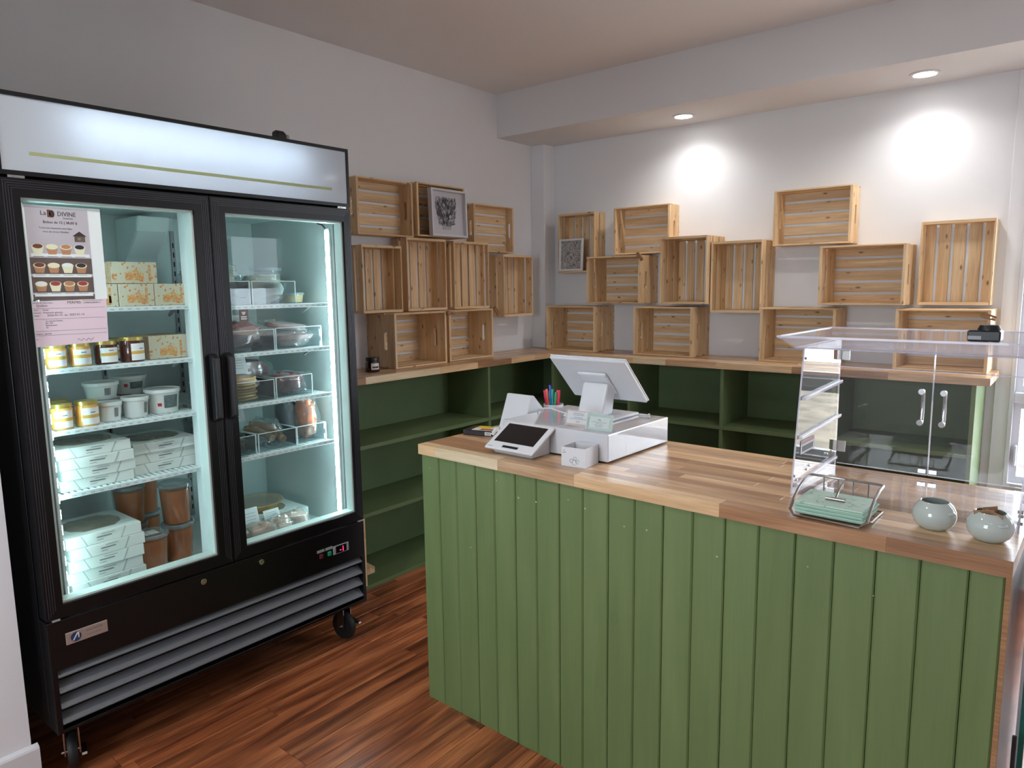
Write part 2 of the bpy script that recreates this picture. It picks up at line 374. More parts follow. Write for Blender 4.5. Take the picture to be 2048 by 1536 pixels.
# ------------------------------------------------------------------ butcher-block tops
def staves(parent, L, y0, y1, z0, z1, rw, front, mats=('butcher',)):
    n = max(1, round((y1-y0)/rw)); rw = (y1-y0)/n
    for i in range(n):
        a = y0+i*rw
        if i == 0 and front: segs = front
        else:
            segs = []; x = -random.uniform(0, .3)
            while x < L:
                ln = random.uniform(.28, .6); s0, s1 = max(0, x), min(L, x+ln)
                if s1-s0 > .005: segs.append((s0, s1, random.choice(mats)))
                x += ln
        for s0, s1, m in segs:
            me = B(-(s1-s0)/2, (s1-s0)/2, -rw/2, rw/2, z0, z1).mesh('stave', m, bevel=.0004)
            linkmesh('stave', me, m, parent, ((s0+s1)/2, a+rw/2, 0))
HW, WT = 1.058, .034
tops = ('butcher', 'butcher', 'butcher', 'butcher_mid', 'butcher_dark')
t = thing('wall_worktop', 'butcher-block worktop along the left wall, carrying the jam jar', 'worktop', (0, 1.83, 0), PI/2)
staves(t, 3.643-1.83, -.355, 0, HW-WT, HW, .044, [(0, .32, 'butcher_dark'), (.32, .82, 'butcher_light'), (.82, 1.12, 'butcher_mid'), (1.12, 1.42, 'butcher_dark'), (1.42, 1.65, 'butcher_mid'), (1.65, 1.813, 'butcher')], tops)
t = thing('wall_worktop', 'butcher-block worktop along the back wall under the crates', 'worktop', (0, D, 0))
staves(t, 2.698, -.396, 0, HW-WT, HW, .044, [(0, .5, 'butcher'), (.5, .95, 'butcher_mid'), (.95, 1.16, 'butcher_light'), (1.16, 1.46, 'butcher'), (1.46, 1.86, 'butcher_mid'), (1.86, 2.3, 'butcher_dark'), (2.3, 2.698, 'butcher')], tops)

# ------------------------------------------------------------------ green shelf units
zt = HW-WT
t = thing('shelf_unit', 'green painted open shelf unit along the left wall', 'shelf', (.17, 2.75, 0), world=True)
g = 'shelf_green'
B(0, .012, 1.84, D-.012, .0, zt).build('back_panel', g, t)
B(.012, .34, 1.84, D-.013, 0, .02).build('base_board', g, t, bevel=.001)
for z in (.725, .386): B(.012, .34, 1.84, D-.013, z-.02, z).build('shelf_board', g, t, bevel=.001)
for y in (3.052,):
    for a, b in ((.02, .366), (.386, .705), (.725, zt)): B(.012, .34, y, y+.018, a, b).build('divider', g, t, bevel=.001)
B(.012, .338, 2.106, 2.122, .02, .366).build('divider', 'pine', t)
t = thing('shelf_unit', 'green painted open shelf unit along the back wall', 'shelf', (1.5, 3.85, 0), world=True)
B(.001, 2.648, D-.012, D, 0, zt).build('back_panel', g, t)
B(.345, 2.63, 3.663, D-.012, 0, .02).build('base_board', g, t, bevel=.001)
for z in (.708, .37): B(.345, 2.63, 3.663, D-.012, z-.02, z).build('shelf_board', g, t, bevel=.001)
for x in (.3455, .905, 1.478, 2.05):
    for a, b in ((.02, .35), (.37, .688), (.708, zt)): B(x, x+.018, 3.663, D-.012, a, b).build('divider', g, t, bevel=.001)
B(2.63, 2.648, 3.66, D-.0, 0, zt).build('side_panel', 'green_paint', t, bevel=.001)
t = thing('wooden_block', 'small raw pine ledge on the lowest left shelf beside the fridge', 'board', (.28, 2.13, .02), world=True)
MB().prism([(.2, 2.124, .075), (.338, 2.124, .075), (.338, 2.17, .075), (.2, 2.19, .075)], (0, 0, .03)).build('ledge', 'pine', t)
B(.2, .3, 2.124, 2.142, .02, .075).build('support', 'pine', t)

# ------------------------------------------------------------------ the counter
KX, KY, KR = 1.2312, 1.6571, -0.0253
def CT(u, v, z=0):
    c, s = math.cos(KR), math.sin(KR); return Vector((KX+c*u-s*v, KY+s*u+c*v, z))
HC, KT = .94, .035
t = thing('shop_counter', 'green counter clad in vertical tongue-and-groove boards', 'counter', CT(0, 0), KR)
pw = .0855; us = [.008]+[.0925+pw*i for i in range(19)]+[1.692]
for i in range(20):
    a, b = us[i], us[i+1]; wd = b-a-.0014; me = MB()
    ch = .0042 if i % 2 else .0034
    me.prism([(-wd/2, .015, 0), (-wd/2, ch, 0), (-wd/2+ch, 0, 0), (wd/2-ch, 0, 0), (wd/2, ch, 0), (wd/2, .015, 0)], (0, 0, HC-KT))
    # grain runs up the board: build lying along X and stand it up
    mm = me.mesh('front_board', 'green_board'); R = Matrix.Rotation(PI/2, 4, 'Y')
    mm.transform(R); linkmesh('front_board', mm, 'green_board', t, ((a+b)/2, .007, 0), (0, -PI/2, 0))
B(.009, .026, .022, .54, 0, HC-KT).build('end_panel', 'green_paint', t)
B(1.692, 1.7015, .007, .0225, 0, HC-KT).build('edge_strip', 'raw_edge', t)
pm('laminate', (196, 198, 202), .22, coat=.3)
B(1.684, 1.7, .0226, .54, 0, HC-KT).build('end_panel', 'laminate', t)
B(.026, 1.684, .022, .035, 0, HC-KT).build('backing_panel', 'shelf_green', t)
B(.026, 1.684, .2, .54, .45, .468).build('inner_shelf', 'shelf_green', t)
# a few knots and nail marks showing through the paint
pm('paint_knot', (98, 120, 74), .5); pm('paint_chip', (176, 188, 160), .6)
for u, z, r in ((.80, .545, .014), (1.64, .265, .016)):
    kn = MB().lathe([(r*.55, 0), (r, 0)], 18)
    kn.v = [(u+x, .0064, z+y*1.25) for x, y, zz in kn.v]; kn.build('knot_mark', 'paint_knot', t)
cb = MB(); rn = random.Random(3)
for u, z in ((.64, .86), (.70, .845), (.83, .82), (.90, .825), (1.10, .80), (1.32, .83), (1.46, .80), (.52, .83), (.36, .87), (.05, .86), (.45, .83), (.24, .62)):
    s = rn.uniform(.0012, .0028); cb.box(u-s, u+s, .0062, .0068, z-s, z+s)
tag(cb.build('paint_chips', 'paint_chip', t), kind='stuff')
t = thing('counter_top', 'thick butcher-block top of the green counter', 'countertop', CT(0, 0), KR)
staves(t, 1.7025, 0, .565, HC-KT, HC, .0405, [(0, .085, 'butcher_mid'), (.085, .37, 'butcher_light'), (.37, .665, 'butcher'), (.665, 1.105, 'butcher_mid'), (1.105, 1.48, 'butcher_dark'), (1.48, 1.7025, 'butcher_dark')], tops)

# things leaning at the counter's right end
pm('teal_board', (8, 92, 78), .4)
t = thing('folded_board', 'teal-edged folded board leaning against the right end of the counter', 'board', (2.968, 1.9, 0), world=True)
B(2.956, 2.962, 1.72, 2.1, .0, .86).build('panel', 'white_gloss', t)
B(2.9625, 2.972, 1.70, 1.74, .0, .88).build('edge_rail', 'teal_board', t, bevel=.001)
tag(MB().tube([(2.9570, 1.665, .56), (2.9575, 1.66, .42), (2.957, 1.65, .25), (2.955, 1.63, .0045)], .004).build('power_cord', 'black_rubber'), 'black cord hanging down the right end of the counter', 'cord')

# ------------------------------------------------------------------ pine crates
CW, CH, BT, ST = .384, .289, .013, .008
def slot_plate(d, h, t, cy, cz, sw, sh):
    # end board in the YZ plane with an oblong hand hole, x from 0 to t
    me = bpy.data.meshes.new('end_board'); bm = bmesh.new(); n = 7
    outer = [(0, 0), (-d, 0), (-d, h), (0, h)]
    inner = [(cy+sw/2*math.cos(a), cz+sh/2-sw/2+sw/2*math.sin(a)) for a in [PI*i/n for i in range(n+1)]]+[(cy+sw/2*math.cos(a), cz-sh/2+sw/2+sw/2*math.sin(a)) for a in [PI+PI*i/n for i in range(n+1)]]
    es = []
    for loop in (outer, inner):
        vs = [bm.verts.new((0, y, z)) for y, z in loop]
        es += [bm.edges.new((vs[i], vs[(i+1) % len(vs)])) for i in range(len(vs))]
    bmesh.ops.triangle_fill(bm, edges=es, use_beauty=True)
    r = bmesh.ops.extrude_face_region(bm, geom=bm.faces[:])
    bmesh.ops.translate(bm, vec=(t, 0, 0), verts=[v for v in r['geom'] if isinstance(v, bmesh.types.BMVert)])
    bmesh.ops.recalc_face_normals(bm, faces=bm.faces)
    # lay it along X so the grain runs the long way (height)
    bm.transform(Matrix.Rotation(PI/2, 4, 'Y'))
    bm.to_mesh(me); bm.free(); me.materials.append(M['pine']); return me
cache = {}
def crate(label, wall, a0, a1, z0, z1, d, off=0):
    vert = (z1-z0) > (a1-a0)
    W_, H_ = (z1-z0, a1-a0) if vert else (a1-a0, z1-z0)
    W_, H_ = round(W_, 3), round(H_, 3)
    am = (a0+a1)/2
    loc = (am, D-off, z0) if wall == 'B' else (off, am, z0)
    t = thing('wooden_crate', label, 'crate', loc, 0 if wall == 'B' else PI/2, 'pine crates on the walls')
    key = (W_, H_, round(d, 3))
    if key not in cache:
        deep = d > .18; ns = 3 if deep else 2; g5 = .0135
        sw = (H_-4*g5)/5; lw = (d-.006-(ns-1)*.014)/ns
        cy = -(d-.075) if deep else -d/2
        cache[key] = (B(-W_/2, W_/2, -ST, 0, -sw/2, sw/2).mesh('back_slat', 'pine', bevel=.0012),
                      B(-W_/2, W_/2, -lw/2, lw/2, -ST/2, ST/2).mesh('side_slat', 'pine', bevel=.0012),
                      slot_plate(d-ST, H_-2*ST, BT, cy+ST, (H_-2*ST)/2, .024, .1), sw, lw, ns, g5)
    bs, ss, eb, sw, lw, ns, g5 = cache[key]
    # canonical frame: centre of the back at (0,0,0), then turned upright
    def put(me, nm, x, y, z, rot=(0, 0, 0)):
        if vert:
            # rotate about Y by -90: (x,z)->(-z,x)
            p = (-z, y, x); r = (rot[0], rot[1]-PI/2, rot[2])
        else: p = (x, y, z); r = rot
        linkmesh(nm, me, 'pine', t, (p[0], p[1], p[2]+(z1-z0)/2), r)
    for i in range(5): put(bs, 'back_slat', 0, 0, -H_/2+sw/2+i*(sw+g5))
    for s in (-1, 1):
        for i in range(ns): put(ss, 'side_slat', 0, -.006-lw/2-i*(lw+.014)-.0, s*(H_/2-ST/2))
    # end boards: mesh lies along X (height -> -X ... ) so turn it back by -90 about Y
    put(eb, 'end_board', -W_/2, -ST, -H_/2+ST, (0, -PI/2, 0))
    put(eb, 'end_board', W_/2-BT, -ST, -H_/2+ST, (0, -PI/2, 0))
    return t
zb = HW+.001
r1, r2z = zb+CH, zb+CH+.0015
crate('shallow crate half hidden by the fridge, highest on the left wall at its end', 'L', 2.345, 2.729, 1.7525, 2.0415, .1)
crate('shallow crate holding the large white-framed flower print', 'L', 2.739, 3.119, 1.761, 2.05, .122)
crate('shallow sideways crate at the upper right of the left wall group', 'L', 3.264, 3.647, 1.694, 1.983, .061)
crate('tall upright crate half hidden by the fridge, over the jam jar', 'L', 2.345, 2.615, 1.3515, 1.70, .122)
crate('tall upright crate left of the middle on the left wall', 'L', 2.654, 2.957, 1.352, 1.75, .12)
crate('tall upright crate right of the middle on the left wall', 'L', 3.01, 3.318, 1.352, 1.745, .068, .062)
crate('tall upright crate nearest the room corner on the left wall', 'L', 3.461, 3.761, 1.289, 1.679, .127)
crate('deep crate standing on the left worktop beside the jam jar', 'L', 2.457, 2.838, zb, r1, .225)
crate('deep crate standing on the left worktop, farther from the jam jar', 'L', 2.885, 3.267, zb, r1, .2)
crate('upright crate holding the small white-framed print, nearest the corner on the back wall', 'B', .226, .513, 1.564, 1.946, .127)
crate('shallow sideways crate high on the back wall under the corner-side downlight', 'B', .651, 1.035, 1.668, 1.955, .124)
crate('deep sideways crate with a wooden clip at its top right corner, back wall', 'B', .516, .899, 1.367, 1.656, .227)
crate('upright deep crate right of the clipped crate on the back wall', 'B', 1.036, 1.325, 1.366, 1.75, .24)
crate('upright deep crate hanging above bare wall in the middle of the back wall', 'B', 1.333, 1.622, 1.319, 1.712, .203)
crate('deep crate on the back worktop nearest the room corner', 'B', .203, .586, zb, r1, .235)
crate('deep crate on the back worktop behind the raised point-of-sale screen', 'B', .863, 1.245, zb, r1, .24)
crate('deep crate on the back worktop left of the acrylic case lid', 'B', 1.625, 2.01, zb, r1, .215)
crate('highest shallow crate on the back wall, alone above the others', 'B', 1.652, 2.043, 1.676, 1.965, .14)
crate('deep sideways crate below the highest crate, back wall', 'B', 1.927, 2.317, 1.366, 1.658, .245)
crate('shallow upright crate nearest the window on the back wall', 'B', 2.348, 2.649, 1.364, 1.76, .1)
crate('deep crate on the back worktop nearest the window, behind the acrylic case', 'B', 2.286, 2.668, zb, r1, .242)
def clip(label, loc, rx, ry, rz, s=1.0):
    t = thing('wooden_clip', label, 'clip', loc, 0, 'brown wooden clips on the crates'); t.rotation_euler = (rx, ry, rz)
    for sg in (-1, 1):
        MB().prism([(-.03*s, 0, sg*.001), (.028*s, 0, sg*.001), (.028*s, 0, sg*.009*s), (-.02*s, 0, sg*.012*s), (-.03*s, 0, sg*.006*s)], (0, .012, 0)).build('jaw', 'raw_edge', t)
    MB().cyl((.01*s, -.002, 0), (.01*s, .014, 0), .004*s, 8).build('spring', 'steel', t)
clip('brown clip at the top right corner of a back wall crate', (.9, D-.242, 1.647), 0, .9, 0)
clip('brown clip beside the crate nearest the window', (2.66, D-.262, 1.318), 0, .3, 0, 1.1)
clip('brown clip where the two left worktop crates meet at the top', (.245, 2.86, 1.336), 0, 0, PI/2)
clip('brown clip at the far top corner of the left worktop crates', (.215, 3.29, 1.335), 0, .8, PI/2)

# ------------------------------------------------------------------ the glass-door fridge
F = .736; Y0, Y1 = .64, 1.8
emit('led_white', (.62, .95, 1.0), LED_E); emit('led_soft', (.62, .95, 1.0), LED_E*.5); emit('tube_white', (.78, .9, 1), TUBE_E)
translucent('light_panel', (228, 234, 240))
translucent('painted_light_line', (214, 222, 176))  # yellowish fringe of the tube's light, painted as a pale strip
fr = thing('display_fridge', 'black two-door glass display fridge with a lit header on casters', 'fridge', (.39, 1.22, 0), world=True)
B(.04, .07, Y0, Y1, .174, 1.99).build('back_panel', 'fridge_black', fr)
for a, b in ((Y0, Y0+.028), (Y1-.028, Y1)): B(.07, .672, a, b, .174, 1.99).build('side_panel', 'fridge_black', fr, bevel=.001)
B(.07, .60, Y0+.028, Y1-.028, 1.775, 1.99).build('top_panel', 'fridge_black', fr)
B(.07, .672, Y0+.028, Y1-.028, .174, .49).build('base_cabinet', 'fridge_black', fr)
# light liner inside
li = MB(); a, b = Y0+.028, Y1-.028
li.box(.07, .074, a, b, .49, 1.775).box(.07, .66, a, .716, .49, 1.775).box(.07, .66, b-.004, b, .49, 1.775).box(.07, .66, a, b, .49, .494).box(.07, .66, a, b, 1.771, 1.775)
li.build('liner', 'liner', fr)
B(.60, .668, 1.178, 1.268, .494, 1.771).build('mullion', 'liner', fr, bevel=.004)
# evaporator cover on the back wall, upper left
MB().prism([(.075, 1.19, 1.755), (.28, 1.19, 1.755), (.26, 1.19, 1.70), (.15, 1.19, 1.60), (.11, 1.19, 1.45), (.075, 1.19, 1.45)], (0, .12, 0)).build('air_duct', 'liner', fr, bevel=.008, seg=2)
for y in (.86, 1.10, 1.40, 1.62):
    st = B(.0745, .079, y, y+.016, .52, 1.72).build('shelf_standard', 'grey_plastic', fr)
    q = MB()
    for k in range(30): q.box(.0792, .0795, y+.005, y+.011, .55+k*.038, .57+k*.038)
    tag(q.build('slots', 'dark_gap', st), kind='stuff')
# shelves
def shelf(ya, yb, z, x0=.12, x1=.64):
    s = B(x1-.008, x1, ya, yb, z-.014, z+.001).build('shelf', 'shelf_white', fr, bevel=.001)
    m = MB(); n = int((yb-ya)/.0185)
    for k in range(n): m.box(x0, x1-.008, ya+.005+k*.0185, ya+.014+k*.0185, z-.004, z)
    m.box(x0, x0+.008, ya, yb, z-.01, z-.004).box(.36, .368, ya, yb, z-.01, z-.004)
    tag(m.build('shelf_bars', 'shelf_white', s), kind='stuff')
    q = MB(); n = int((yb-ya)/.026)
    for k in range(n): q.box(x1+.0002, x1+.0006, ya+.01+k*.026, ya+.022+k*.026, z-.009, z-.005)
    tag(q.build('lip_slots', 'lip_slot', s), kind='stuff')
    for y in (ya+.03, yb-.04):
        MB().prism([(x1-.06, y, z-.01), (x1-.10, y, z-.01), (x1-.13, y, z-.035), (x1-.125, y, z-.04)], (0, .006, 0)).build('bracket', 'grey_plastic', s)
LZ = (1.430, 1.251, 1.064, .868); RZ_ = (1.423, 1.25, 1.062, .866)
for z in LZ: shelf(.735, 1.205, z)
for z in RZ_: shelf(1.24, 1.745, z)
# LED strips on the inner side walls
for y, s in ((.722, 1), (1.762, -1)):
    xo = .02 if s > 0 else 0
    k = B(.618+xo, .65+xo, y-.004, y+.004, .55, 1.715).build('led_strip', 'shelf_white', fr, bevel=.001)
    q = MB()
    for i in range(24):
        z = .575+i*.0484; yy = y+.005*s
        q.box(.626+xo, .642+xo, min(yy, yy+.003*s), max(yy, yy+.003*s), z-.014, z+.014)
    tag(q.build('led_diodes', 'led_soft' if s > 0 else 'led_white', k), kind='stuff')
MB().tube([(.63, 1.755, 1.715), (.625, 1.745, 1.73), (.61, 1.735, 1.735), (.6, 1.725, 1.755), (.595, 1.72, 1.772)], .003, 6).build('led_wire', 'black_rubber', fr)
# doors
def door(ya, yb, g0, g1, hy, hinge):
    z0, z1, gz0, gz1 = .531, 1.785, .5698, 1.7358
    def bar(p): return MB().prism(p, (-.058, 0, 0))
    d = MB()
    o_ = [(F, ya, z0), (F, yb, z0), (F, yb, z1), (F, ya, z1)]; i_ = [(F, g0, gz0), (F, g1, gz0), (F, g1, gz1), (F, g0, gz1)]
    for k in range(4):
        k2 = (k+1) % 4; d.prism([o_[k], o_[k2], i_[k2], i_[k]], (-.056, 0, 0))
    dd = d.build('door', 'fridge_frame', fr)
    for k in range(4):                      # fluted ridges round the frame
        t = .006+.0062*k; m = MB(); w = .0016
        A = [(F+.0012, ya+t, z0+t), (F+.0012, yb-t, z0+t), (F+.0012, yb-t, z1-t), (F+.0012, ya+t, z1-t)]
        I = [(F+.0012, ya+t+w, z0+t+w), (F+.0012, yb-t-w, z0+t+w), (F+.0012, yb-t-w, z1-t-w), (F+.0012, ya+t+w, z1-t-w)]
        for q in (1, 2, 3):
            q2 = (q+1) % 4; m.prism([A[q], A[q2], I[q2], I[q]], (-.003, 0, 0))
        m.build('ridge', 'ridge_grey', dd)
    s = .006; m = MB()
    A = [(F-.012, g0, gz0), (F-.012, g1, gz0), (F-.012, g1, gz1), (F-.012, g0, gz1)]; I = [(F-.012, g0+s, gz0+s), (F-.012, g1-s, gz0+s), (F-.012, g1-s, gz1-s), (F-.012, g0+s, gz1-s)]
    for q in range(4):
        q2 = (q+1) % 4; m.prism([A[q], A[q2], I[q2], I[q]], (-.044, 0, 0))
    m.build('gasket', 'gasket', dd)
    B(F-.016, F-.013, g0+.001, g1-.001, gz0+.001, gz1-.001).build('glass', 'door_glass', dd)
    h = MB().prism([(F, hy-.013, 1.035), (F+.03, hy-.013, 1.05), (F+.03, hy-.013, 1.255), (F, hy-.013, 1.27)], (0, .026, 0)).build('handle', 'black_plastic', dd, bevel=.004, seg=2)
    B(F+.026, F+.0308, hy-.004, hy-.001, 1.06, 1.245).build('handle_groove', 'ridge_grey', dd)
    # hinge plates at the outer corners
    y = ya+.02 if hinge < 0 else yb-.06
    MB().box(.69, F+.002, y, y+.04, 1.7855, 1.7925).box(.70, F+.004, y+.012, y+.03, 1.7865, 1.7905).build('hinge', 'chrome', dd)
    B(.69, F+.003, y-.006 if hinge < 0 else y+.034, y+.014 if hinge < 0 else y+.054, .5255, .5305).build('hinge', 'grey_plastic', dd)
door(Y0+.002, 1.2215, .6875, 1.1705, 1.196, -1)
door(1.2245, Y1-.002, 1.2763, 1.7653, 1.25, 1)
# header light box
hd = MB(); hz0, hz1 = 1.7935, 2.012
hd.box(.60, F, Y0, Y1, hz1-.011, hz1).box(.60, F, Y0, Y1, hz0, hz0+.012).box(.60, F, Y0, Y0+.012, hz0+.012, hz1-.011).box(.60, F, Y1-.010, Y1, hz0+.012, hz1-.011)
hd = hd.build('header_box', 'fridge_black', fr)
B(.602, .606, Y0+.012, Y1-.01, hz0+.012, hz1-.011).build('reflector', 'white_plastic', hd)
B(F-.008, F-.004, Y0+.0125, Y1-.0105, hz0+.0125, hz1-.0115).build('light_panel', 'light_panel', hd)
B(F-.0039, F-.0036, Y0+.08, Y1-.08, 1.850, 1.860).build('painted_light_line', 'painted_light_line', hd)
MB().cyl((.668, .83, 1.945), (.668, 1.61, 1.945), .011, 12).build('lamp_tube', 'tube_white', hd)
# lower front panel with louvers
lp = MB().box(.672, F, Y0+.001, Y1-.001, .374, .524).box(.672, F, Y0+.001, Y0+.016, .176, .374).box(.672, F, Y1-.016, Y1-.001, .176, .374).box(.672, F, Y0+.016, Y1-.016, .176, .186).build('lower_panel', 'fridge_black', fr, bevel=.0008)
B(.674, .68, Y0+.016, Y1-.016, .186, .374).build('grille_void', 'dark_gap', fr)
for k in range(4):
    z = .367-k*.0493
    MB().prism([(.706, Y0+.017, z+.012), (.7355, Y0+.017, z-.014), (.7355, Y0+.017, z-.017), (.703, Y0+.017, z+.010)], (0, Y1-Y0-.034, 0)).build('louver', 'louver', fr)
# badge, locks, switches and display
pm('badge_metal', (186, 176, 170), .35, .6); pm('badge_blue', (38, 58, 96), .4); pm('badge_ink', (120, 104, 104), .5)
bd = B(F, F+.003, .685, .80, .443, .48).build('badge', 'badge_metal', fr, bevel=.0008)
MB().cyl((F+.003, .712, .4615), (F+.0036, .712, .4615), .0145, 24).build('emblem', 'badge_blue', bd)
pm('badge_white', (214, 218, 224), .4)
MB().prism([(F+.0037, .702, .452), (F+.0037, .706, .452), (F+.0037, .716, .468), (F+.0037, .717, .468), (F+.0037, .7175, .456), (F+.0037, .7205, .456), (F+.0037, .721, .4735), (F+.0037, .715, .4735)], (.0003, 0, 0)).build('emblem_letter', 'badge_white', bd)
text('ANCASTER', .0105, 'badge_ink', bd, (F+.0031, .763, .4655), RX, sx=.9)
text('FOOD EQUIPMENT', .0052, 'badge_ink', bd, (F+.0031, .763, .4535), RX)
for y in (1.109, 1.328):
    k = MB().lathe([(.011, 0), (.0105, .004), (.007, .005), (.0001, .003)], 18).build('lock', 'chrome', fr, smooth=True)
    k.location = Vector((F, y, .496))-ORG[fr]; k.rotation_euler = (0, PI/2, 0)
    k.data.transform(Matrix.Translation(ORG[fr]))
emit('digits_red', (1, .02, .1), 3.0); pm('button_red', (104, 36, 50), .4); pm('button_green', (20, 150, 100), .35)
ds = B(F, F+.004, 1.640, 1.716, .424, .459).build('display', 'grey_plastic', fr, bevel=.001)
B(F+.004, F+.0045, 1.652, 1.704, .427, .456).build('display_glass', 'black_glass', ds)
text('-1', .03, 'digits_red', ds, (F+.0046, 1.682, .430), RX)
for y, m in ((1.583, 'button_red'), (1.622, 'button_green')):
    k = B(F, F+.006, y-.008, y+.008, .428, .445).build('switch', m, fr, bevel=.0012)
    B(F, F+.001, y-.017, y+.017, .452, .463).build('switch_plate', 'grey_plastic', k)
# casters
def caster(x, y, ang):
    k = thing_part('caster', (x, y, 0), fr)
    c = B(-.035, .035, -.035, .035, .165, .173).build('mount_plate', 'steel', k)
    m = MB().box(-.02, .02, -.022, -.018, .055, .15).box(-.02, .02, .018, .022, .055, .15).box(-.02, .02, -.022, .022, .15, .156)
    m.cyl((0, 0, .155), (0, 0, .166), .02, 14); m.build('fork', 'steel', k)
    MB().lathe([(.012, -.014), (.055, -.014), (.06, -.006), (.06, .006), (.055, .014), (.012, .014), (.012, -.014)], 28).build('wheel', 'black_rubber', k, smooth=True, loc=(0, 0, .0605), rot=(PI/2, 0, 0))
    MB().cyl((0, -.03, .0605), (0, .03, .0605), .006, 10).build('axle', 'chrome', k, smooth=True)
    MB().prism([(.02, .023, .085), (.06, .023, .075), (.065, .023, .07), (.02, .023, .072)], (0, .014, 0)).build('brake', 'chrome', k)
    k.rotation_euler = (0, 0, ang)
def thing_part(name, loc, parent):
    o = bpy.data.objects.new(name, None); COL.objects.link(o); o.parent = parent; o.location = Vector(loc)-ORG[parent]; ORG[o] = Vector((0, 0, 0)); o.empty_display_size = .02
    return o
caster(.645, .70, -.29); caster(.645, 1.745, .12); caster(.13, .70, 0); caster(.13, 1.745, 0)
# small device on top of the fridge
t = thing('clip_device', 'small black clip-shaped device on top of the fridge', 'device', (.55, 1.63, 2.0121), world=True)
MB().prism([(.53, 1.60, 2.0122), (.58, 1.60, 2.0122), (.575, 1.60, 2.066), (.56, 1.60, 2.08), (.535, 1.60, 2.076)], (0, .04, 0)).build('body', 'black_plastic', t, bevel=.006, seg=2)
MB().box(.535, .578, 1.641, 1.651, 2.0122, 2.066).build('grip', 'grey_plastic', t, bevel=.004)

# ------------------------------------------------------------------ on the counter
def ct(name, label, cat, u, v, z=HC, rz=0, group=None):
    return thing(name, label, cat, CT(u, v, z+.0004), KR+rz, group)
# cash drawer
t = ct('cash_drawer', 'large white glossy cash drawer under the point-of-sale screen', 'cash drawer', .465, .163)
B(-.215, .21, 0, .374, .004, .0895).build('body', 'white_gloss', t, bevel=.003, seg=2)
B(-.2, .195, .3745, .378, .012, .082).build('drawer_front', 'white_plastic', t, bevel=.001)
for x in (-.2, .18):
    for y in (.02, .35): B(x, x+.015, y, y+.015, 0, .004).build('foot', 'black_rubber', t)
# point-of-sale screen: tilted display on a leaning neck
DZ = HC+.0902
t = ct('pos_screen', 'white point-of-sale screen seen from behind on a leaning neck', 'monitor', .48, .40, DZ)
MB().prism([(-.095, -.075, 0), (.095, -.075, 0), (.095, .115, 0), (-.095, .115, 0)], (0, 0, .009)).build('base_plate', 'white_plastic', t, bevel=.003)
MB().prism([(-.052, -.052, .009), (-.052, .02, .009), (-.045, .03, .115), (-.045, -.025, .12)], (.1, 0, 0)).build('neck', 'white_plastic', t, bevel=.008, seg=2)
sc = thing_part('display', Vector((0, .006, .136))+ORG[t], t); sc.rotation_euler = (math.radians(45), 0, 0)
# local: X wide, Z up the screen, -Y back towards the customer
bk = B(-.151, .149, -.012, .004, -.108, .105).build('shell', 'white_plastic', sc, bevel=.004, seg=2)
B(-.149, .147, .004, .007, -.106, .103).build('screen_glass', 'black_glass', sc)
B(-.153, .151, -.002, .0045, -.110, .107).build('rim', 'white_gloss', sc, bevel=.002)
MB().prism([(-.06, -.012, -.06), (.055, -.012, -.06), (.055, -.012, .045), (-.06, -.012, .045)], (0, -.012, 0)).build('back_boss', 'white_plastic', sc, bevel=.006, seg=2)
# customer terminal: wedge with a tilted screen
t = ct('card_terminal', 'white wedge card terminal with a black screen facing the customer', 'terminal', .377, .04)
a = (.001, .0225); b = (.1205, .0895)        # face bottom and top edge (v, z)
pr = [(-.1, .016, 0), (-.1, .128, 0), (-.1, .128, .074), (-.1, .120, .0885), (-.1, .003, .0225)]
MB().prism([(-.078, .03, 0), (-.078, .1215, 0), (-.078, .1215, .074), (-.078, .008, .0215)], (.156, 0, 0)).build('body', 'white_plastic', t, bevel=.003)
n_ = Vector((0, -(b[1]-a[1]), b[0]-a[0])).normalized(); e_ = Vector((0, b[0]-a[0], b[1]-a[1])); el = e_.length; e_.normalize()
def face(x0, x1, s0, s1, off, th, name, mat, par, bev=0):
    o = Vector((0, a[0], a[1])); P_ = [o+e_*s+n_*off+Vector((x, 0, 0)) for x, s in ((x0, s0), (x1, s0), (x1, s1), (x0, s1))]
    return MB().prism(P_, n_*th).build(name, mat, par, bevel=bev, seg=2)
face(-.1, .1, 0, el, -.008, .008, 'bezel', 'white_plastic', t, .003)
face(-.083, .081, .034, el-.012, 0, .0006, 'screen', 'black_glass', t)
face(-.032, .032, .010, .020, 0, .0008, 'card_slot', 'black_plastic', t, .0003)
face(-.092, -.07, .008, .0095, .0002, .0003, 'mark', 'ink_grey', t)
# receipt printer
t = ct('receipt_printer', 'white slanted receipt printer behind the card terminal', 'printer', .165, .30)
MB().prism([(-.06, -.005, 0), (-.06, .16, 0), (-.06, .16, .055), (-.06, .07, .143), (-.06, .055, .145)], (.118, 0, 0)).build('body', 'white_plastic', t, bevel=.004, seg=2)
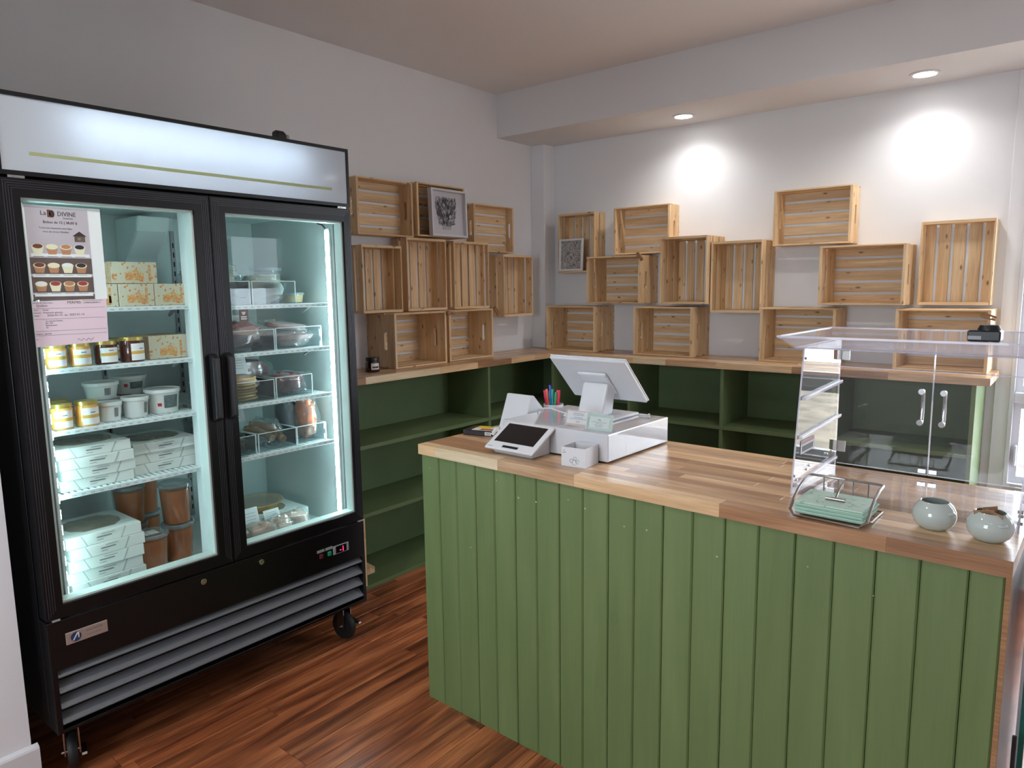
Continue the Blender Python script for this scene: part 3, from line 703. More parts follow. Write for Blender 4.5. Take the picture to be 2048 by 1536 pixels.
# pens in a white cup
t = ct('pen_cup', 'small white cup behind the printer holding coloured pens', 'cup', .212, .50, HC)
MB().lathe([(.0001, .003), (.03, .003), (.036, .095), (.038, .095), (.033, 0), (.0001, 0)], 24).build('cup', 'white_plastic', t, smooth=True)
pens = [((238, 52, 120), -.028, -.008, -.25, 'pink'), ((240, 112, 70), -.018, -.016, -.2, 'orange'), ((30, 60, 190), -.012, .01, -.22, 'dark blue'), ((20, 120, 185), -.006, -.012, -.08, 'blue'), ((60, 160, 170), .004, -.006, -.02, 'teal'), ((30, 150, 80), .012, -.012, .1, 'green'), ((236, 96, 96), .014, .012, .06, 'coral'), ((222, 44, 84), .026, -.004, .22, 'red')]
for i, (c, px, py, lean, nm) in enumerate(pens):
    pm('pen_'+nm.replace(' ', '_'), c, .35)
    h = .16 if nm == 'dark blue' else .142+.006*math.sin(i*2.1)
    p = thing('pen', nm+' pen standing in the white pen cup', 'pen', CT(.212+px*.5, .50+py*.6, HC+.0045), KR, 'pens in the cup'); p.rotation_euler = (.04*math.cos(i*1.7), lean*.6, KR)
    MB().cyl((0, 0, .01), (0, 0, h-.03), .0043, 8).build('barrel', 'pen_'+nm.replace(' ', '_'), p, smooth=True)
    MB().cyl((0, 0, h-.03), (0, 0, h), .0056, 8, .0046).build('cap', 'pen_'+nm.replace(' ', '_'), p, smooth=True)
    MB().cyl((0, 0, .002), (0, 0, .01), .0015, 8, .004).build('tip', 'grey_plastic', p)
# two little sign holders on the drawer
clear('holder_acrylic', (.97, .97, .97), .9, 1.4, haze=.12)
pm('peach_rim', (206, 168, 142), .6); pm('sage_card', (176, 204, 188), .6); pm('sage_light', (214, 226, 216), .6)
t = ct('sign_holder', 'small acrylic holder with a white card edged in peach, on the cash drawer', 'sign', .53, .215, DZ, .03, 'sign holders on the cash drawer')
MB().prism([(-.05, -.012, 0), (.05, -.012, 0), (.05, .025, 0), (-.05, .025, 0)], (0, 0, .002)).build('foot', 'holder_acrylic', t)
k = thing_part('card', ORG[t]+Vector((0, -.008, .002)), t); k.rotation_euler = (-.25, 0, 0)
B(-.046, .046, 0, .0012, .002, .05).build('card_edge', 'peach_rim', k); B(-.043, .043, -.0006, 0, .008, .047).build('card_face', 'paper_white', k)
ik = MB()
for x0, x1, z in ((-.02, .02, .040), (-.02, .02, .035), (-.016, .016, .027), (-.032, .032, .0225)): ik.box(x0, x1, -.001, -.0006, z, z+.0016)
ik.build('print_lines', 'ink_grey', k)
text('D D', .008, 'ink_dark', k, (0, -.0008, .0115), RY)
B(-.05, .05, -.003, -.002, 0, .052).build('front_sheet', 'holder_acrylic', k)
t = ct('sign_holder', 'small acrylic holder with a sage green card, on the cash drawer edge', 'sign', .622, .195, DZ, .04, 'sign holders on the cash drawer')
MB().prism([(-.048, -.012, 0), (.048, -.012, 0), (.048, .025, 0), (-.048, .025, 0)], (0, 0, .002)).build('foot', 'holder_acrylic', t)
k = thing_part('card', ORG[t]+Vector((0, -.008, .002)), t); k.rotation_euler = (-.3, 0, 0)
B(-.046, .046, 0, .0012, .002, .052).build('card_edge', 'sage_card', k); B(-.036, .036, -.0006, 0, .009, .043).build('card_face', 'sage_light', k)
ik = MB()
for x0, x1, z in ((-.026, .026, .026), (-.012, .012, .021), (-.016, .016, .016), (-.012, .012, .012)): ik.box(x0, x1, -.001, -.0006, z, z+.0012)
for q in range(9): ik.box(-.043+.002*(q % 3), -.038+.002*(q % 3), -.001, -.0006, .005+.004*q, .007+.004*q)
ik.box(-.006, .001, -.001, -.0006, .033, .036).box(.0, .006, -.001, -.0006, .031, .034)
ik.build('print_lines', 'ink_grey', k)
B(-.048, .048, -.003, -.002, 0, .054).build('front_sheet', 'holder_acrylic', k)
# white open cube with small drawings
t = ct('open_box', 'white open-topped cube box with small line drawings on the counter edge', 'box', .612, .071, HC, .1)
cb = MB(); s = .041; hh = .058; q = .003
cb.box(-s, s, 0, q, 0, hh).box(-s, s, 2*s-q, 2*s, 0, hh).box(-s, -s+q, q, 2*s-q, 0, hh).box(s-q, s, q, 2*s-q, 0, hh).box(-s+q, s-q, q, 2*s-q, 0, q)
cb.build('box', 'white_plastic', t)
dr = MB()
for x, z in ((-.032, .048), (-.028, .042), (-.034, .041)): dr.box(x-.002, x+.002, -.0006, 0, z-.001, z+.001)
for c, r in (((-.006, .018), .006), ((.004, .014), .008), ((.014, .017), .006), ((.006, .026), .005)):
    dr.tube([(c[0]+r*math.cos(a_), -.0004, c[1]+r*math.sin(a_)) for a_ in [i*2*PI/14 for i in range(13)]], .0005, 5)
tag(dr.build('drawing', 'ink_grey', t), kind='stuff')
# black pack with a yellow note
pm('pack_black', (34, 30, 34), .4); pm('note_yellow', (238, 206, 48), .6); pm('note_brown', (160, 96, 84), .6)
t = ct('black_pack', 'flat black pack with a yellow label and barcode at the back left of the counter', 'box', .06, .265, HC, .28)
B(-.06, .06, -.04, .05, 0, .018).build('pack', 'pack_black', t, bevel=.002)
B(.03, .055, -.0406, -.04, .003, .015).build('barcode', 'paper_white', t)
bc = MB()
for i in range(9): bc.box(.033+i*.0023, .034+i*.0023, -.041, -.0406, .005, .013)
tag(bc.build('barcode_bars', 'ink_dark', t), kind='stuff')
B(-.03, .058, -.03, .045, .018, .0186).build('card', 'paper_white', t)
B(-.025, .03, .0, .042, .0186, .019).build('note', 'note_yellow', t); B(.0, .053, -.028, -.002, .0186, .019).build('note_print', 'note_brown', t)
t = ct('crumpled_receipt', 'crumpled white receipt paper beside the black pack', 'paper', .147, .247, HC)
MB().tube([(-.02, 0, .008), (-.005, .008, .03), (.008, 0, .034), (.014, .004, .015), (.0, .012, .009)], .008, 6).build('paper', 'paper_white', t)
t = ct('tape_roll', 'clear tape roll lying beside the card terminal', 'tape', .19, .205, HC)
MB().lathe([(.018, 0), (.027, 0), (.027, .012), (.018, .012), (.018, 0)], 20).build('roll', 'holder_acrylic', t, smooth=True)
tag(MB().tube([CT(.27, .33, HC+.085), CT(.30, .30, HC+.115), CT(.36, .29, HC+.122), CT(.42, .29, HC+.112), CT(.46, .31, HC+.103)], .0022, 6).build('white_cable', 'white_plastic'), 'thin white cable looping over the cash drawer', 'cable')
t = ct('cable_coil', 'small white coiled cable at the back of the cash drawer', 'cable', .62, .47, DZ)
MB().tube([(.02*math.cos(i*.5), .013*math.sin(i*.5), .003+.0004*i) for i in range(28)], .0022, 6).build('coil', 'white_plastic', t, smooth=True)

# ------------------------------------------------------------------ acrylic display case
AU0, AU1, AV0, AV1, AZ = 1.215, 1.692, .185, .55, 1.315
t = ct('display_case', 'clear acrylic pastry display case with two rear doors and metal handles', 'display case', 0, 0, 0)
z0 = HC+.001; th = .004
def lean(v0, z): return AV0+.055*(z-z0)/(AZ-z0)
for u in (AU0, AU1):
    p = MB().prism([(u-th/2, AV0, z0), (u-th/2, AV1, z0), (u-th/2, AV1, AZ), (u-th/2, AV0+.055, AZ)], (th, 0, 0)).build('side_panel', 'acrylic', t)
    e = MB().prism([(u-th/2, AV0-.001, z0), (u-th/2, AV0+.001, z0), (u-th/2, AV0+.056, AZ), (u-th/2, AV0+.054, AZ)], (th, 0, 0))
    e.build('panel_edge', 'acrylic_edge', p); B(u-th/2, u+th/2, AV1-.001, AV1+.001, z0, AZ).build('panel_edge', 'acrylic_edge', p)
    for z, v1 in ((.957, .53), (1.078, .548), (1.178, .548)):
        s = 1 if u == AU0 else -1
        MB().prism([(u+s*th/2, lean(0, z)+.012, z), (u+s*.012, lean(0, z)+.012, z), (u+s*.012, v1, z+.012), (u+s*th/2, v1, z+.012)], (0, 0, .008)).build('shelf_rail', 'acrylic_edge', p, bevel=.001)
    bo = MB()
    for v, z in ((.2, .985), (.215, .972), (.205, .958), (.29, .985), (.31, .992), (.46, .995), (.50, .996), (.25, 1.285)):
        bo.cyl((u-.005, v, z), (u+.005, v, z), .0035, 8)
    tag(bo.build('bolts', 'steel', p), kind='stuff')
mid = (AU0+AU1)/2
for a_, b_, hs in ((AU0+.004, mid-.0015, -1), (mid+.0015, AU1-.004, 1)):
    d = B(a_, b_, AV1+.002, AV1+.006, .952, AZ-.006).build('door', 'acrylic', t)
    B(mid-.0015 if hs < 0 else mid+.0003, mid-.0003 if hs < 0 else mid+.0015, AV1+.0018, AV1+.0062, .952, AZ-.006).build('door_edge', 'acrylic_edge', d)
    B(a_, b_, AV1+.0018, AV1+.0062, .950, .952).build('door_edge', 'acrylic_edge', d)
    hu = mid+hs*.026; h = MB()
    h.tube([(hu, AV1+.006, 1.095), (hu, AV1+.022, 1.095), (hu, AV1+.026, 1.102), (hu, AV1+.026, 1.173), (hu, AV1+.022, 1.18), (hu, AV1+.006, 1.18)], .0048, 8)
    h.cyl((hu, AV1-.003, 1.095), (hu, AV1+.002, 1.095), .008, 12).cyl((hu, AV1-.003, 1.18), (hu, AV1+.002, 1.18), .008, 12)
    h.build('handle', 'chrome', d, smooth=True)
    for z in (.985, 1.255):
        u_ = AU0+.002 if hs < 0 else AU1-.024
        hg = B(u_-.012 if hs < 0 else u_, u_+.022 if hs < 0 else u_+.034, AV1+.0064, AV1+.009, z, z+.032).build('hinge', 'steel', d)
    MB().box(mid+hs*.004, mid+hs*.004+hs*.018, AV1-.004, AV1+.001, .957, .967).cyl((mid+hs*.012, AV1-.006, .962), (mid+hs*.012, AV1, .962), .005, 10).build('catch', 'chrome', d) if hs > 0 else MB().box(mid-.022, mid-.004, AV1-.004, AV1+.001, .957, .967).cyl((mid-.012, AV1-.006, .962), (mid-.012, AV1, .962), .005, 10).build('catch', 'chrome', d)
B(AU0, AU1, AV0, AV1, z0, z0+.003).build('base_sheet', 'acrylic', t)
B(AU0, AU1, AV0+.004, AV0+.007, z0+.003, z0+.03).build('front_lip', 'acrylic', t)
cr_ = MB().box(AU0, AU1, AV0+.012, AV0+.015, 1.274, 1.276).build('cross_bar', 'acrylic_edge', t)
clear('lid_acrylic', (.98, .98, .99), .9, 1.25, haze=.16, hcol=(240, 238, 248))  # pale haze colour stands in for the bright ceiling mirrored in the lid
# lid: a shallow pan with flared rim
ld = MB(); lo = [(AU0-.008, .2), (AU1+.02, .2), (AU1+.02, .565), (AU0-.008, .565)]; hi = [(AU0-.04, .175), (AU1+.075, .175), (AU1+.075, .6), (AU0-.04, .6)]
lz, uz = AZ+.001, AZ+.027
vs = [(u, v, lz) for u, v in lo]+[(u, v, uz) for u, v in hi]
ld.add(vs, [(0, 1, 2, 3)]+[(i, (i+1) % 4, 4+(i+1) % 4, 4+i) for i in range(4)])
lid = ld.build('lid', 'lid_acrylic', t); sm = lid.modifiers.new('thick', 'SOLIDIFY'); sm.thickness = .003
B(AU0-.04, AU1+.075, .175, .6, uz-.0002, uz+.0028).build('lid_top', 'lid_acrylic', t)
rm = MB()
hi2 = [(AU0-.046, .169), (AU1+.081, .169), (AU1+.081, .606), (AU0-.046, .606)]
for i in range(4):
    j = (i+1) % 4; rm.prism([(*hi[i], uz), (*hi[j], uz), (*hi2[j], uz), (*hi2[i], uz)], (0, 0, .005))
for i in range(4):
    j = (i+1) % 4; rm.tube([(*lo[i], lz), (*lo[j], lz)], .002, 6)
rm.build('lid_rim', 'acrylic_edge', lid)
pm('tag_pink', (196, 150, 160), .6)
tg = B(AU0+.003, AU0+.0036, .235, .34, 1.035, 1.07).build('price_label', 'paper_white', t)
B(AU0+.0037, AU0+.004, .238, .337, 1.06, 1.068).build('label_band', 'tag_pink', tg); B(AU0+.0037, AU0+.004, .245, .33, 1.04, 1.055).build('label_print', 'ink_grey', tg)
tt = ct('black_device', 'black cube-shaped device on the lid of the acrylic case', 'device', 1.60, .215, AZ+.0305)
MB().prism([(-.032, 0, 0), (.03, 0, 0), (.03, .05, 0), (-.024, .05, 0)], (0, 0, .024)).build('body', 'black_plastic', tt, bevel=.003)
MB().lathe([(.0001, .036), (.018, .035), (.022, .026), (.022, .024)], 20, (.006, .025, 0)).build('dome', 'black_plastic', tt, smooth=True)
B(-.03, -.005, -.0006, 0, .004, .012).build('side_label', 'grey_plastic', tt)

# ------------------------------------------------------------------ napkins in a wire holder, two cups
t = ct('napkin_holder', 'steel wire napkin holder with a centre weight arm at the counter edge', 'napkin holder', 1.352, .018)
L_ = .083
def arc(x): return [(x, 0, .004), (x, .006, .014), (x, .03, .036), (x, .062, .053), (x, .1, .064), (x, .135, .068)]
lp_ = [(-L_+.012, -.004, .004)]+arc(-L_)[1:]+[(-L_+.006, .140, .0685), (0, .1405, .0685), (L_-.006, .140, .0685)]+arc(L_)[::-1][:-1]+[(L_-.012, -.004, .004)]
MB().tube(lp_, .0032, 8, closed=True).build('frame', 'steel', t, smooth=True)
for x in (-.05, -.017, .017, .05): MB().tube([(x, .1405, .067), (x, .1415, .004)], .0018, 6).build('rear_bar', 'steel', t, smooth=True)
MB().tube([(-L_, .1415, .004), (L_, .1415, .004), (L_, .05, .004), (-L_, .05, .004)], .0022, 6, closed=True).build('base_wire', 'steel', t, smooth=True)
MB().tube([(0, .140, .069), (0, .115, .066), (0, .09, .056), (0, .066, .041)], .0024, 8).build('weight_arm', 'steel', t, smooth=True)
MB().cyl((-.021, .062, .0385), (.021, .062, .0385), .0045, 10).build('weight_bar', 'steel', t, smooth=True)
inkprint('napkin_print', (192, 218, 203), (146, 178, 162), 26, 'noise', .36, .42, 1.5, .8); pm('napkin_teal', (174, 208, 190), .8)
for i in range(7):
    n = tag(MB().box(-.074, .074, .008, .132, 0, .0036).build('paper_napkin', 'napkin_print' if i == 6 else 'napkin_teal', bevel=.001), ('top printed pale teal paper napkin in the wire holder' if i == 6 else 'pale teal paper napkin in the stack under the printed one'), 'napkin', 'napkins in the wire holder')
    n.location = CT(1.352+.002*math.sin(i*2), .018+.002*math.cos(i*3), HC+.0068+i*.0040); n.rotation_euler = (0, 0, KR+.02*math.sin(i*1.3))
pm('celadon', (186, 196, 190), .12, coat=.6)
def cup(label, u, v, rz):
    t = ct('ceramic_pot', label, 'pot', u, v, HC, rz, 'round celadon pots on the counter')
    MB().lathe([(.0001, 0), (.022, 0), (.028, .002), (.0375, .0115), (.042, .022), (.0428, .031), (.041, .042), (.0355, .0525), (.0285, .0595), (.0275, .0612), (.026, .0602), (.033, .051), (.0385, .041), (.0402, .031), (.0395, .022), (.035, .013), (.026, .006), (.0001, .005)], 40).build('bowl', 'celadon', t, smooth=True)
    for s in (1, -1):
        MB().blob((s*.0405, -.0, .042), (.0055, .010, .004), 2, .02, .9, 12, 8).build('lug', 'celadon', t, smooth=True)
    return t
cup('empty round celadon pot with small lugs, left of its twin', 1.545, .125, -.5)
cup('round celadon pot holding brown cardboard slips at the counter corner', 1.649, .112, -.9)
pm('kraft', (168, 132, 98), .8)
for i, (x, y, a_, tl) in enumerate(((-.006, -.004, .2, .25), (.004, .006, .9, -.2), (.008, -.002, -.5, .3))):
    n = tag(B(-.018, .018, -.0008, .0008, 0, .053).build('card_slip', 'kraft'), ('brown card slip leaning left in the celadon pot', 'brown card slip at the back of the celadon pot', 'brown card slip leaning right in the celadon pot')[i], 'card', 'card slips in the pot')
    n.location = CT(1.649+x, .112+y, HC+.0155); n.rotation_euler = (tl, .15*(i-1), KR+a_)

# ------------------------------------------------------------------ jam jar and framed prints by the crates
pm('jam_dark', (52, 26, 24), .12, coat=.5); pm('lid_black', (30, 28, 28), .35)
t = thing('jam_jar', 'dark jam jar with a black lid and white hexagon label on the left worktop', 'jar', (.2, 2.321, HW+.0004))
MB().lathe([(.0001, 0), (.034, 0), (.037, .006), (.037, .048), (.031, .056), (.031, .058), (.0001, .058)], 24).build('glass', 'jam_dark', t, smooth=True)
MB().lathe([(.034, .057), (.0345, .072), (.033, .074), (.0001, .074)], 24).build('lid', 'lid_black', t, smooth=True)
MB().lathe([(.0374, .014), (.0374, .046)], 6, a0=-.85, a1=.35).build('label', 'paper_white', t)
MB().lathe([(.0377, .022), (.0377, .030)], 6, a0=-.7, a1=.2).build('label_print', 'jam_dark', t)
inkprint('figure_ink', (186, 184, 182), (92, 90, 90), 20, 'noise', .34, .64, 5.0)
def flower_art(parent, w_, h_, y):
    # loose bouquet of outlined leaves and petals over a small vase
    rn = random.Random(5); m = MB()
    def leaf(cx, cz, l, wd, a):
        pts = []
        for k in range(14):
            t = 2*PI*k/14; px, pz = l*.5*math.cos(t), wd*.5*math.sin(t)*(1-.35*math.cos(t)); pts.append((cx+px*math.cos(a)-pz*math.sin(a), y, cz+px*math.sin(a)+pz*math.cos(a)))
        m.tube(pts, .0004, 4, closed=True); m.tube([(cx-l*.4*math.cos(a), y, cz-l*.4*math.sin(a)), (cx+l*.4*math.cos(a), y, cz+l*.4*math.sin(a))], .0003, 4)
    for i in range(330):
        u, v = rn.uniform(-1, 1), rn.uniform(0, 1)
        if abs(u) > .75+.25*min(1, v*1.6): continue
        cx, cz = u*w_*.5, h_*(.16+.8*v); leaf(cx, cz, rn.uniform(.014, .03), rn.uniform(.005, .010), math.atan2(cz-h_*.05, cx)+rn.uniform(-.6, .6))
    for i in range(11):
        cx, cz = rn.uniform(-.38, .38)*w_, h_*rn.uniform(.35, .88)
        for k in range(7): a = 2*PI*k/7; leaf(cx+.008*math.cos(a), cz+.008*math.sin(a), .013, .006, a)
    for k in range(6): leaf((k-2.5)*w_*.07, h_*.09, h_*.15, .012, PI/2)
    tag(m.build('line_drawing', 'ink_dark', parent), kind='stuff')
pm('mat_board', (205, 204, 210), .7)
def picture(label, loc, rz, tilt, w_, h_, fw_, mx, mz, ink, depth):
    t = thing('framed_print', label, 'picture', loc, rz, 'white framed line drawings'); t.rotation_euler = (tilt, 0, rz)
    for x0, x1, q0, q1 in ((-w_/2, w_/2, 0, fw_), (-w_/2, w_/2, h_-fw_, h_), (-w_/2, -w_/2+fw_, fw_, h_-fw_), (w_/2-fw_, w_/2, fw_, h_-fw_)):
        B(x0, x1, -depth, 0, q0, q1).build('frame_bar', 'white_plastic', t, bevel=.0008)
    B(-w_/2+fw_, w_/2-fw_, -.006, -.003, fw_, h_-fw_).build('mat_board', 'mat_board', t)
    if ink: B(-w_/2+mx, w_/2-mx, -.0065, -.006, mz, h_-mz).build('line_drawing', ink, t)
    return t
pf = picture('large white box frame with a black floral line drawing, leaning in a crate', (.1235, 2.967, 1.7635), PI/2, -.03, .285, .262, .011, .06, .042, None, .03)
bouquet = bpy.data.objects.new('bouquet', None); COL.objects.link(bouquet); bouquet.parent = pf; bouquet.location = (-.008, 0, .038); ORG[bouquet] = Vector((0, 0, 0))
flower_art(bouquet, .165, .185, -.0064)
picture('small white frame with a grey figure drawing, leaning on the corner-side crate', (.332, D-.1285, 1.576), 0, -.05, .185, .208, .012, .013, .013, 'figure_ink', .014)

# ------------------------------------------------------------------ notices on the left door
PX = F-.0195
pm('poster_mauve', (204, 190, 198), .6, noise=.06, nscale=9); pm('poster_brown', (104, 84, 80), .6, noise=.15, nscale=30); pm('poster_pale', (245, 243, 243), .6)
pm('poster_tan', (196, 138, 100), .6); pm('poster_cream', (245, 234, 201), .6); pm('poster_red', (170, 62, 60), .6); pm('poster_dark', (58, 44, 42), .6)
pm('poster_gold', (150, 132, 84), .6); pm('permit_pink', (241, 210, 221), .7); pm('poster_choc', (120, 64, 44), .6); pm('berry', (40, 42, 62), .5)
t = thing('poster', 'printed pastry poster in a clear sleeve inside the left fridge door', 'poster', (PX, .79, 1.455), world=True)
ya, yb, za, zb_ = .700, .858, 1.457, 1.714
def fx(name, mat, y0, y1, z0, z1, k, par=None): return MB().box(PX+.0003*k, PX+.0003*k+.0002, y0, y1, z0, z1).build(name, mat, par or t)
fx('sheet', 'poster_mauve', ya, yb, za, zb_, 0)
MB().box(PX-.0012, PX-.0008, ya-.006, .893, za, zb_+.006).build('backing', 'poster_pale', t)
for i, (q0, q1) in enumerate(((1.587, 1.612), (1.530, 1.575), (1.478, 1.523), (1.457, 1.472))): fx('photo_band', 'poster_brown' if i else 'poster_mauve', ya, yb, q0, q1, 1)
for q in (1.578, 1.521, 1.467): fx('caption_band', 'poster_pale', ya+.004, yb-.004, q, q+.009, 2)
fx('cabin', 'poster_brown', .818, .846, 1.622, 1.638, 1)
MB().prism([(PX+.0003, .813, 1.638), (PX+.0003, .851, 1.638), (PX+.0003, .832, 1.652)], (.0002, 0, 0)).build('cabin_roof', 'poster_dark', t)
fx('cabin_window', 'poster_gold', .826, .834, 1.627, 1.634, 3)
tops_ = (('poster_choc', 'poster_cream', 'poster_tan', 'berry'), ('poster_choc', 'poster_cream', 'poster_pale', 'poster_dark'), ('poster_pale', 'poster_red', 'poster_tan', 'poster_red'))
for r_, zc in enumerate((1.603, 1.551, 1.499)):
    for c_ in range(4):
        yc = .722+c_*.0355
        k = MB().prism([(PX+.0009, yc-.010, zc-.018), (PX+.0009, yc+.010, zc-.018), (PX+.0009, yc+.015, zc+.002), (PX+.0009, yc-.015, zc+.002)], (.0002, 0, 0)).build('pastry_cup', 'poster_tan' if (r_+c_) % 3 else 'poster_cream', t)
        e = MB().lathe([(.0001, 0), (.0155, 0)], 16); e.v = [(PX+.0013, yc+x, zc+.003+y*.5) for x, y, z in e.v]; e.build('pastry_rim', 'poster_cream', k)
        e = MB().lathe([(.0001, 0), (.0125, 0)], 14); e.v = [(PX+.0016, yc+x, zc+.004+y*.5) for x, y, z in e.v]; e.build('pastry_filling', tops_[r_][c_], k)
        fx('caption', 'ink_grey', yc-.013, yc+.013, zc-.0245, zc-.0235, 4)
text('La', .017, 'ink_dark', t, (PX+.0006, .744, 1.694), RX)
text('DIVINE', .018, 'ink_dark', t, (PX+.0006, .803, 1.693), RX, sx=.85)
MB().prism([(PX+.0006, .754, 1.688), (PX+.0006, .762, 1.688), (PX+.0006, .762, 1.709), (PX+.0006, .754, 1.709)], (.0002, 0, 0)).build('logo_bar', 'poster_choc', t)
e = MB().lathe([(.0001, 0), (.0085, 0)], 16); e.v = [(PX+.0008, .7655+x*.8, 1.698+y*1.2) for x, y, z in e.v]; e.build('logo_leaf', 'poster_dark', t)
text('ÉRABLIÈRE', .0055, 'ink_grey', t, (PX+.0006, .806, 1.685), RX)
text('Boîtes de 12 | 38,00 $', .0098, 'poster_dark', t, (PX+.0006, .785, 1.6715), RX)
text('Tous nos desserts sont faits', .0075, 'ink_grey', t, (PX+.0006, .772, 1.656), RX)
text('avec du sirop d\'érable', .0075, 'ink_grey', t, (PX+.0006, .772, 1.646), RX)
t = thing('permit_sheet', 'pink printed permit sheet below the poster inside the fridge door', 'paper', (PX, .79, 1.32), world=True)
PX2 = PX+.0022
MB().prism([(PX2, .688, 1.325), (PX2, .884, 1.331), (PX2, .888, 1.4575), (PX2, .686, 1.4535)], (.0003, 0, 0)).build('sheet', 'permit_pink', t)
def pt(s, size, y, z, al='LEFT', sx=1): text(s, size, 'ink_dark', t, (PX2+.0004, y, z), RX, align=al, sx=sx)
pt('Ministère de l\'Agriculture', .0052, .692, 1.4475); pt('Québec', .009, .703, 1.4385); pt('PERMIS', .0105, .782, 1.4455, sx=1.1); pt('270601234500-01', .0062, .826, 1.4455)
pt('2026-01-15  au  2027-01-14', .0085, .728, 1.411); pt('Nom :      Détail', .0058, .694, 1.427); pt('Adresse :  Préparation générale', .0058, .694, 1.4195); pt('Valide :', .0058, .694, 1.4115)
for i, z in enumerate((1.396, 1.390, 1.384, 1.378)): pt(('15, rang des Érables', 'J0K 1A0', 'Saint-Jacques', 'Qc')[i], .0055, .722, z)
for i, z in enumerate((1.433, 1.403, 1.369, 1.357)): B(PX2+.0003, PX2+.0005, .692, .882, z, z+.0007).build('rule_line', 'ink_dark', t)
pt('Catégorie : générale', .005, .694, 1.3605); pt('No', .005, .694, 1.345); 
MB().tube([(PX2+.0005, .80+i*.004, 1.34+.004*math.sin(i*1.9)) for i in range(12)], .0005, 4).build('signature', 'ink_dark', t)
B(PX2+.0003, PX2+.0005, .822, .878, 1.4535, 1.4545).build('number_box', 'ink_dark', t)

# ------------------------------------------------------------------ what stands on the fridge shelves
e_ = .0012
inkprint('maple_print', (200, 198, 174), (204, 128, 62), 34, 'wave', .3, .52, 6.0)
inkprint('maple_panel', (206, 186, 140), (208, 134, 66), 120, 'noise', .4, .62, 1.0)
def maple(label, y0, y1, z, x1, h=.071):
    t = thing('maple_box', label, 'box', ((x1-.07), (y0+y1)/2, z+e_), world=True, group='orange printed maple product boxes')
    B(x1-.14, x1, y0, y1, z+e_, z+e_+h).build('carton', 'maple_print', t, bevel=.001)
    m = (y0+y1)/2
    MB().prism([(x1+.0002, m-.03, z+.012), (x1+.0002, m+.028, z+.012), (x1+.0002, m+.028, z+.034), (x1+.0002, m+.006, z+.046), (x1+.0002, m-.03, z+.036)], (.0003, 0, 0)).build('cabin_print', 'maple_panel', t)
    B(x1+.0002, x1+.0005, y1-.028, y1-.02, z+.008, z+.06).build('tree_print', 'maple_panel', t)
    return t
z = LZ[0]
maple('orange tree-printed box at the far left of the lower row on the top left shelf', .868, .966, z, .61)
maple('orange tree-printed box in the middle of the lower row on the top left shelf', .968, 1.078, z, .612)
maple('orange tree-printed box at the right of the lower row on the top left shelf', 1.080, 1.192, z, .612)
maple('orange tree-printed box stacked on top of the row on the top left shelf', .955, 1.098, z+.0725, .60, .069)
maple('orange tree-printed box beside the honey jars on the second left shelf', 1.055, 1.185, LZ[1], .595, .078)
pm('honey', (214, 160, 82), .15, coat=.6); pm('maple_dark', (74, 30, 18), .12, coat=.7); pm('lid_gold', (190, 168, 96), .3, .7); pm('gold_band', (208, 164, 72), .5)
def jar(label, x, y, z, mat, r=.031, h=.072, ang=0):
    t = thing('honey_jar', label, 'jar', (x, y, z+e_), ang, 'labelled honey and syrup jars')
    MB().lathe([(.0001, 0), (r-.002, 0), (r, .004), (r, h-.016), (r-.004, h-.01), (r-.004, h-.009), (.0001, h-.009)], 24).build('glass', mat, t, smooth=True)
    MB().lathe([(r-.001, h-.011), (r-.0005, h), (r-.003, h+.001), (.0001, h+.001)], 24).build('lid', 'lid_gold', t, smooth=True)
    MB().lathe([(r+.0003, .006), (r+.0003, h-.02)], 12, a0=-.95, a1=.8).build('label', 'paper_white', t, smooth=True)
    MB().lathe([(r+.0006, .026), (r+.0006, .036)], 12, a0=-.95, a1=.8).build('label_band', 'gold_band', t, smooth=True)
    MB().lathe([(r+.0006, .042), (r+.0006, .045)], 5, a0=-.25, a1=.2).build('label_print', 'ink_grey', t, smooth=True)
z = LZ[1]
jar('honey jar leftmost on the second left shelf', .6, .776, z, 'honey'); jar('honey jar second from the left on the second left shelf', .6, .845, z, 'honey')
jar('dark syrup jar right of the honey jars on the second left shelf', .6, .919, z, 'maple_dark', .033, ang=.15); jar('dark syrup jar with a gold lid beside the orange box', .6, .998, z, 'maple_dark', .036, .08, .5)
jar('syrup jar in the second row behind the dark jars', .49, .985, z, 'maple_dark', .033)
z = LZ[2]
jar('honey jar leftmost on the third left shelf', .6, .776, z, 'honey', .032, .078); jar('honey jar beside the white tubs on the third left shelf', .6, .848, z, 'honey', .033, .078, .2)
jar('honey jar behind the others on the third left shelf', .5, .80, z, 'honey', .032, .078)
pm('tub_white', (214, 218, 214), .35); pm('tub_print', (96, 110, 110), .5, noise=.4, nscale=60); pm('leaf_red', (190, 40, 48), .5)
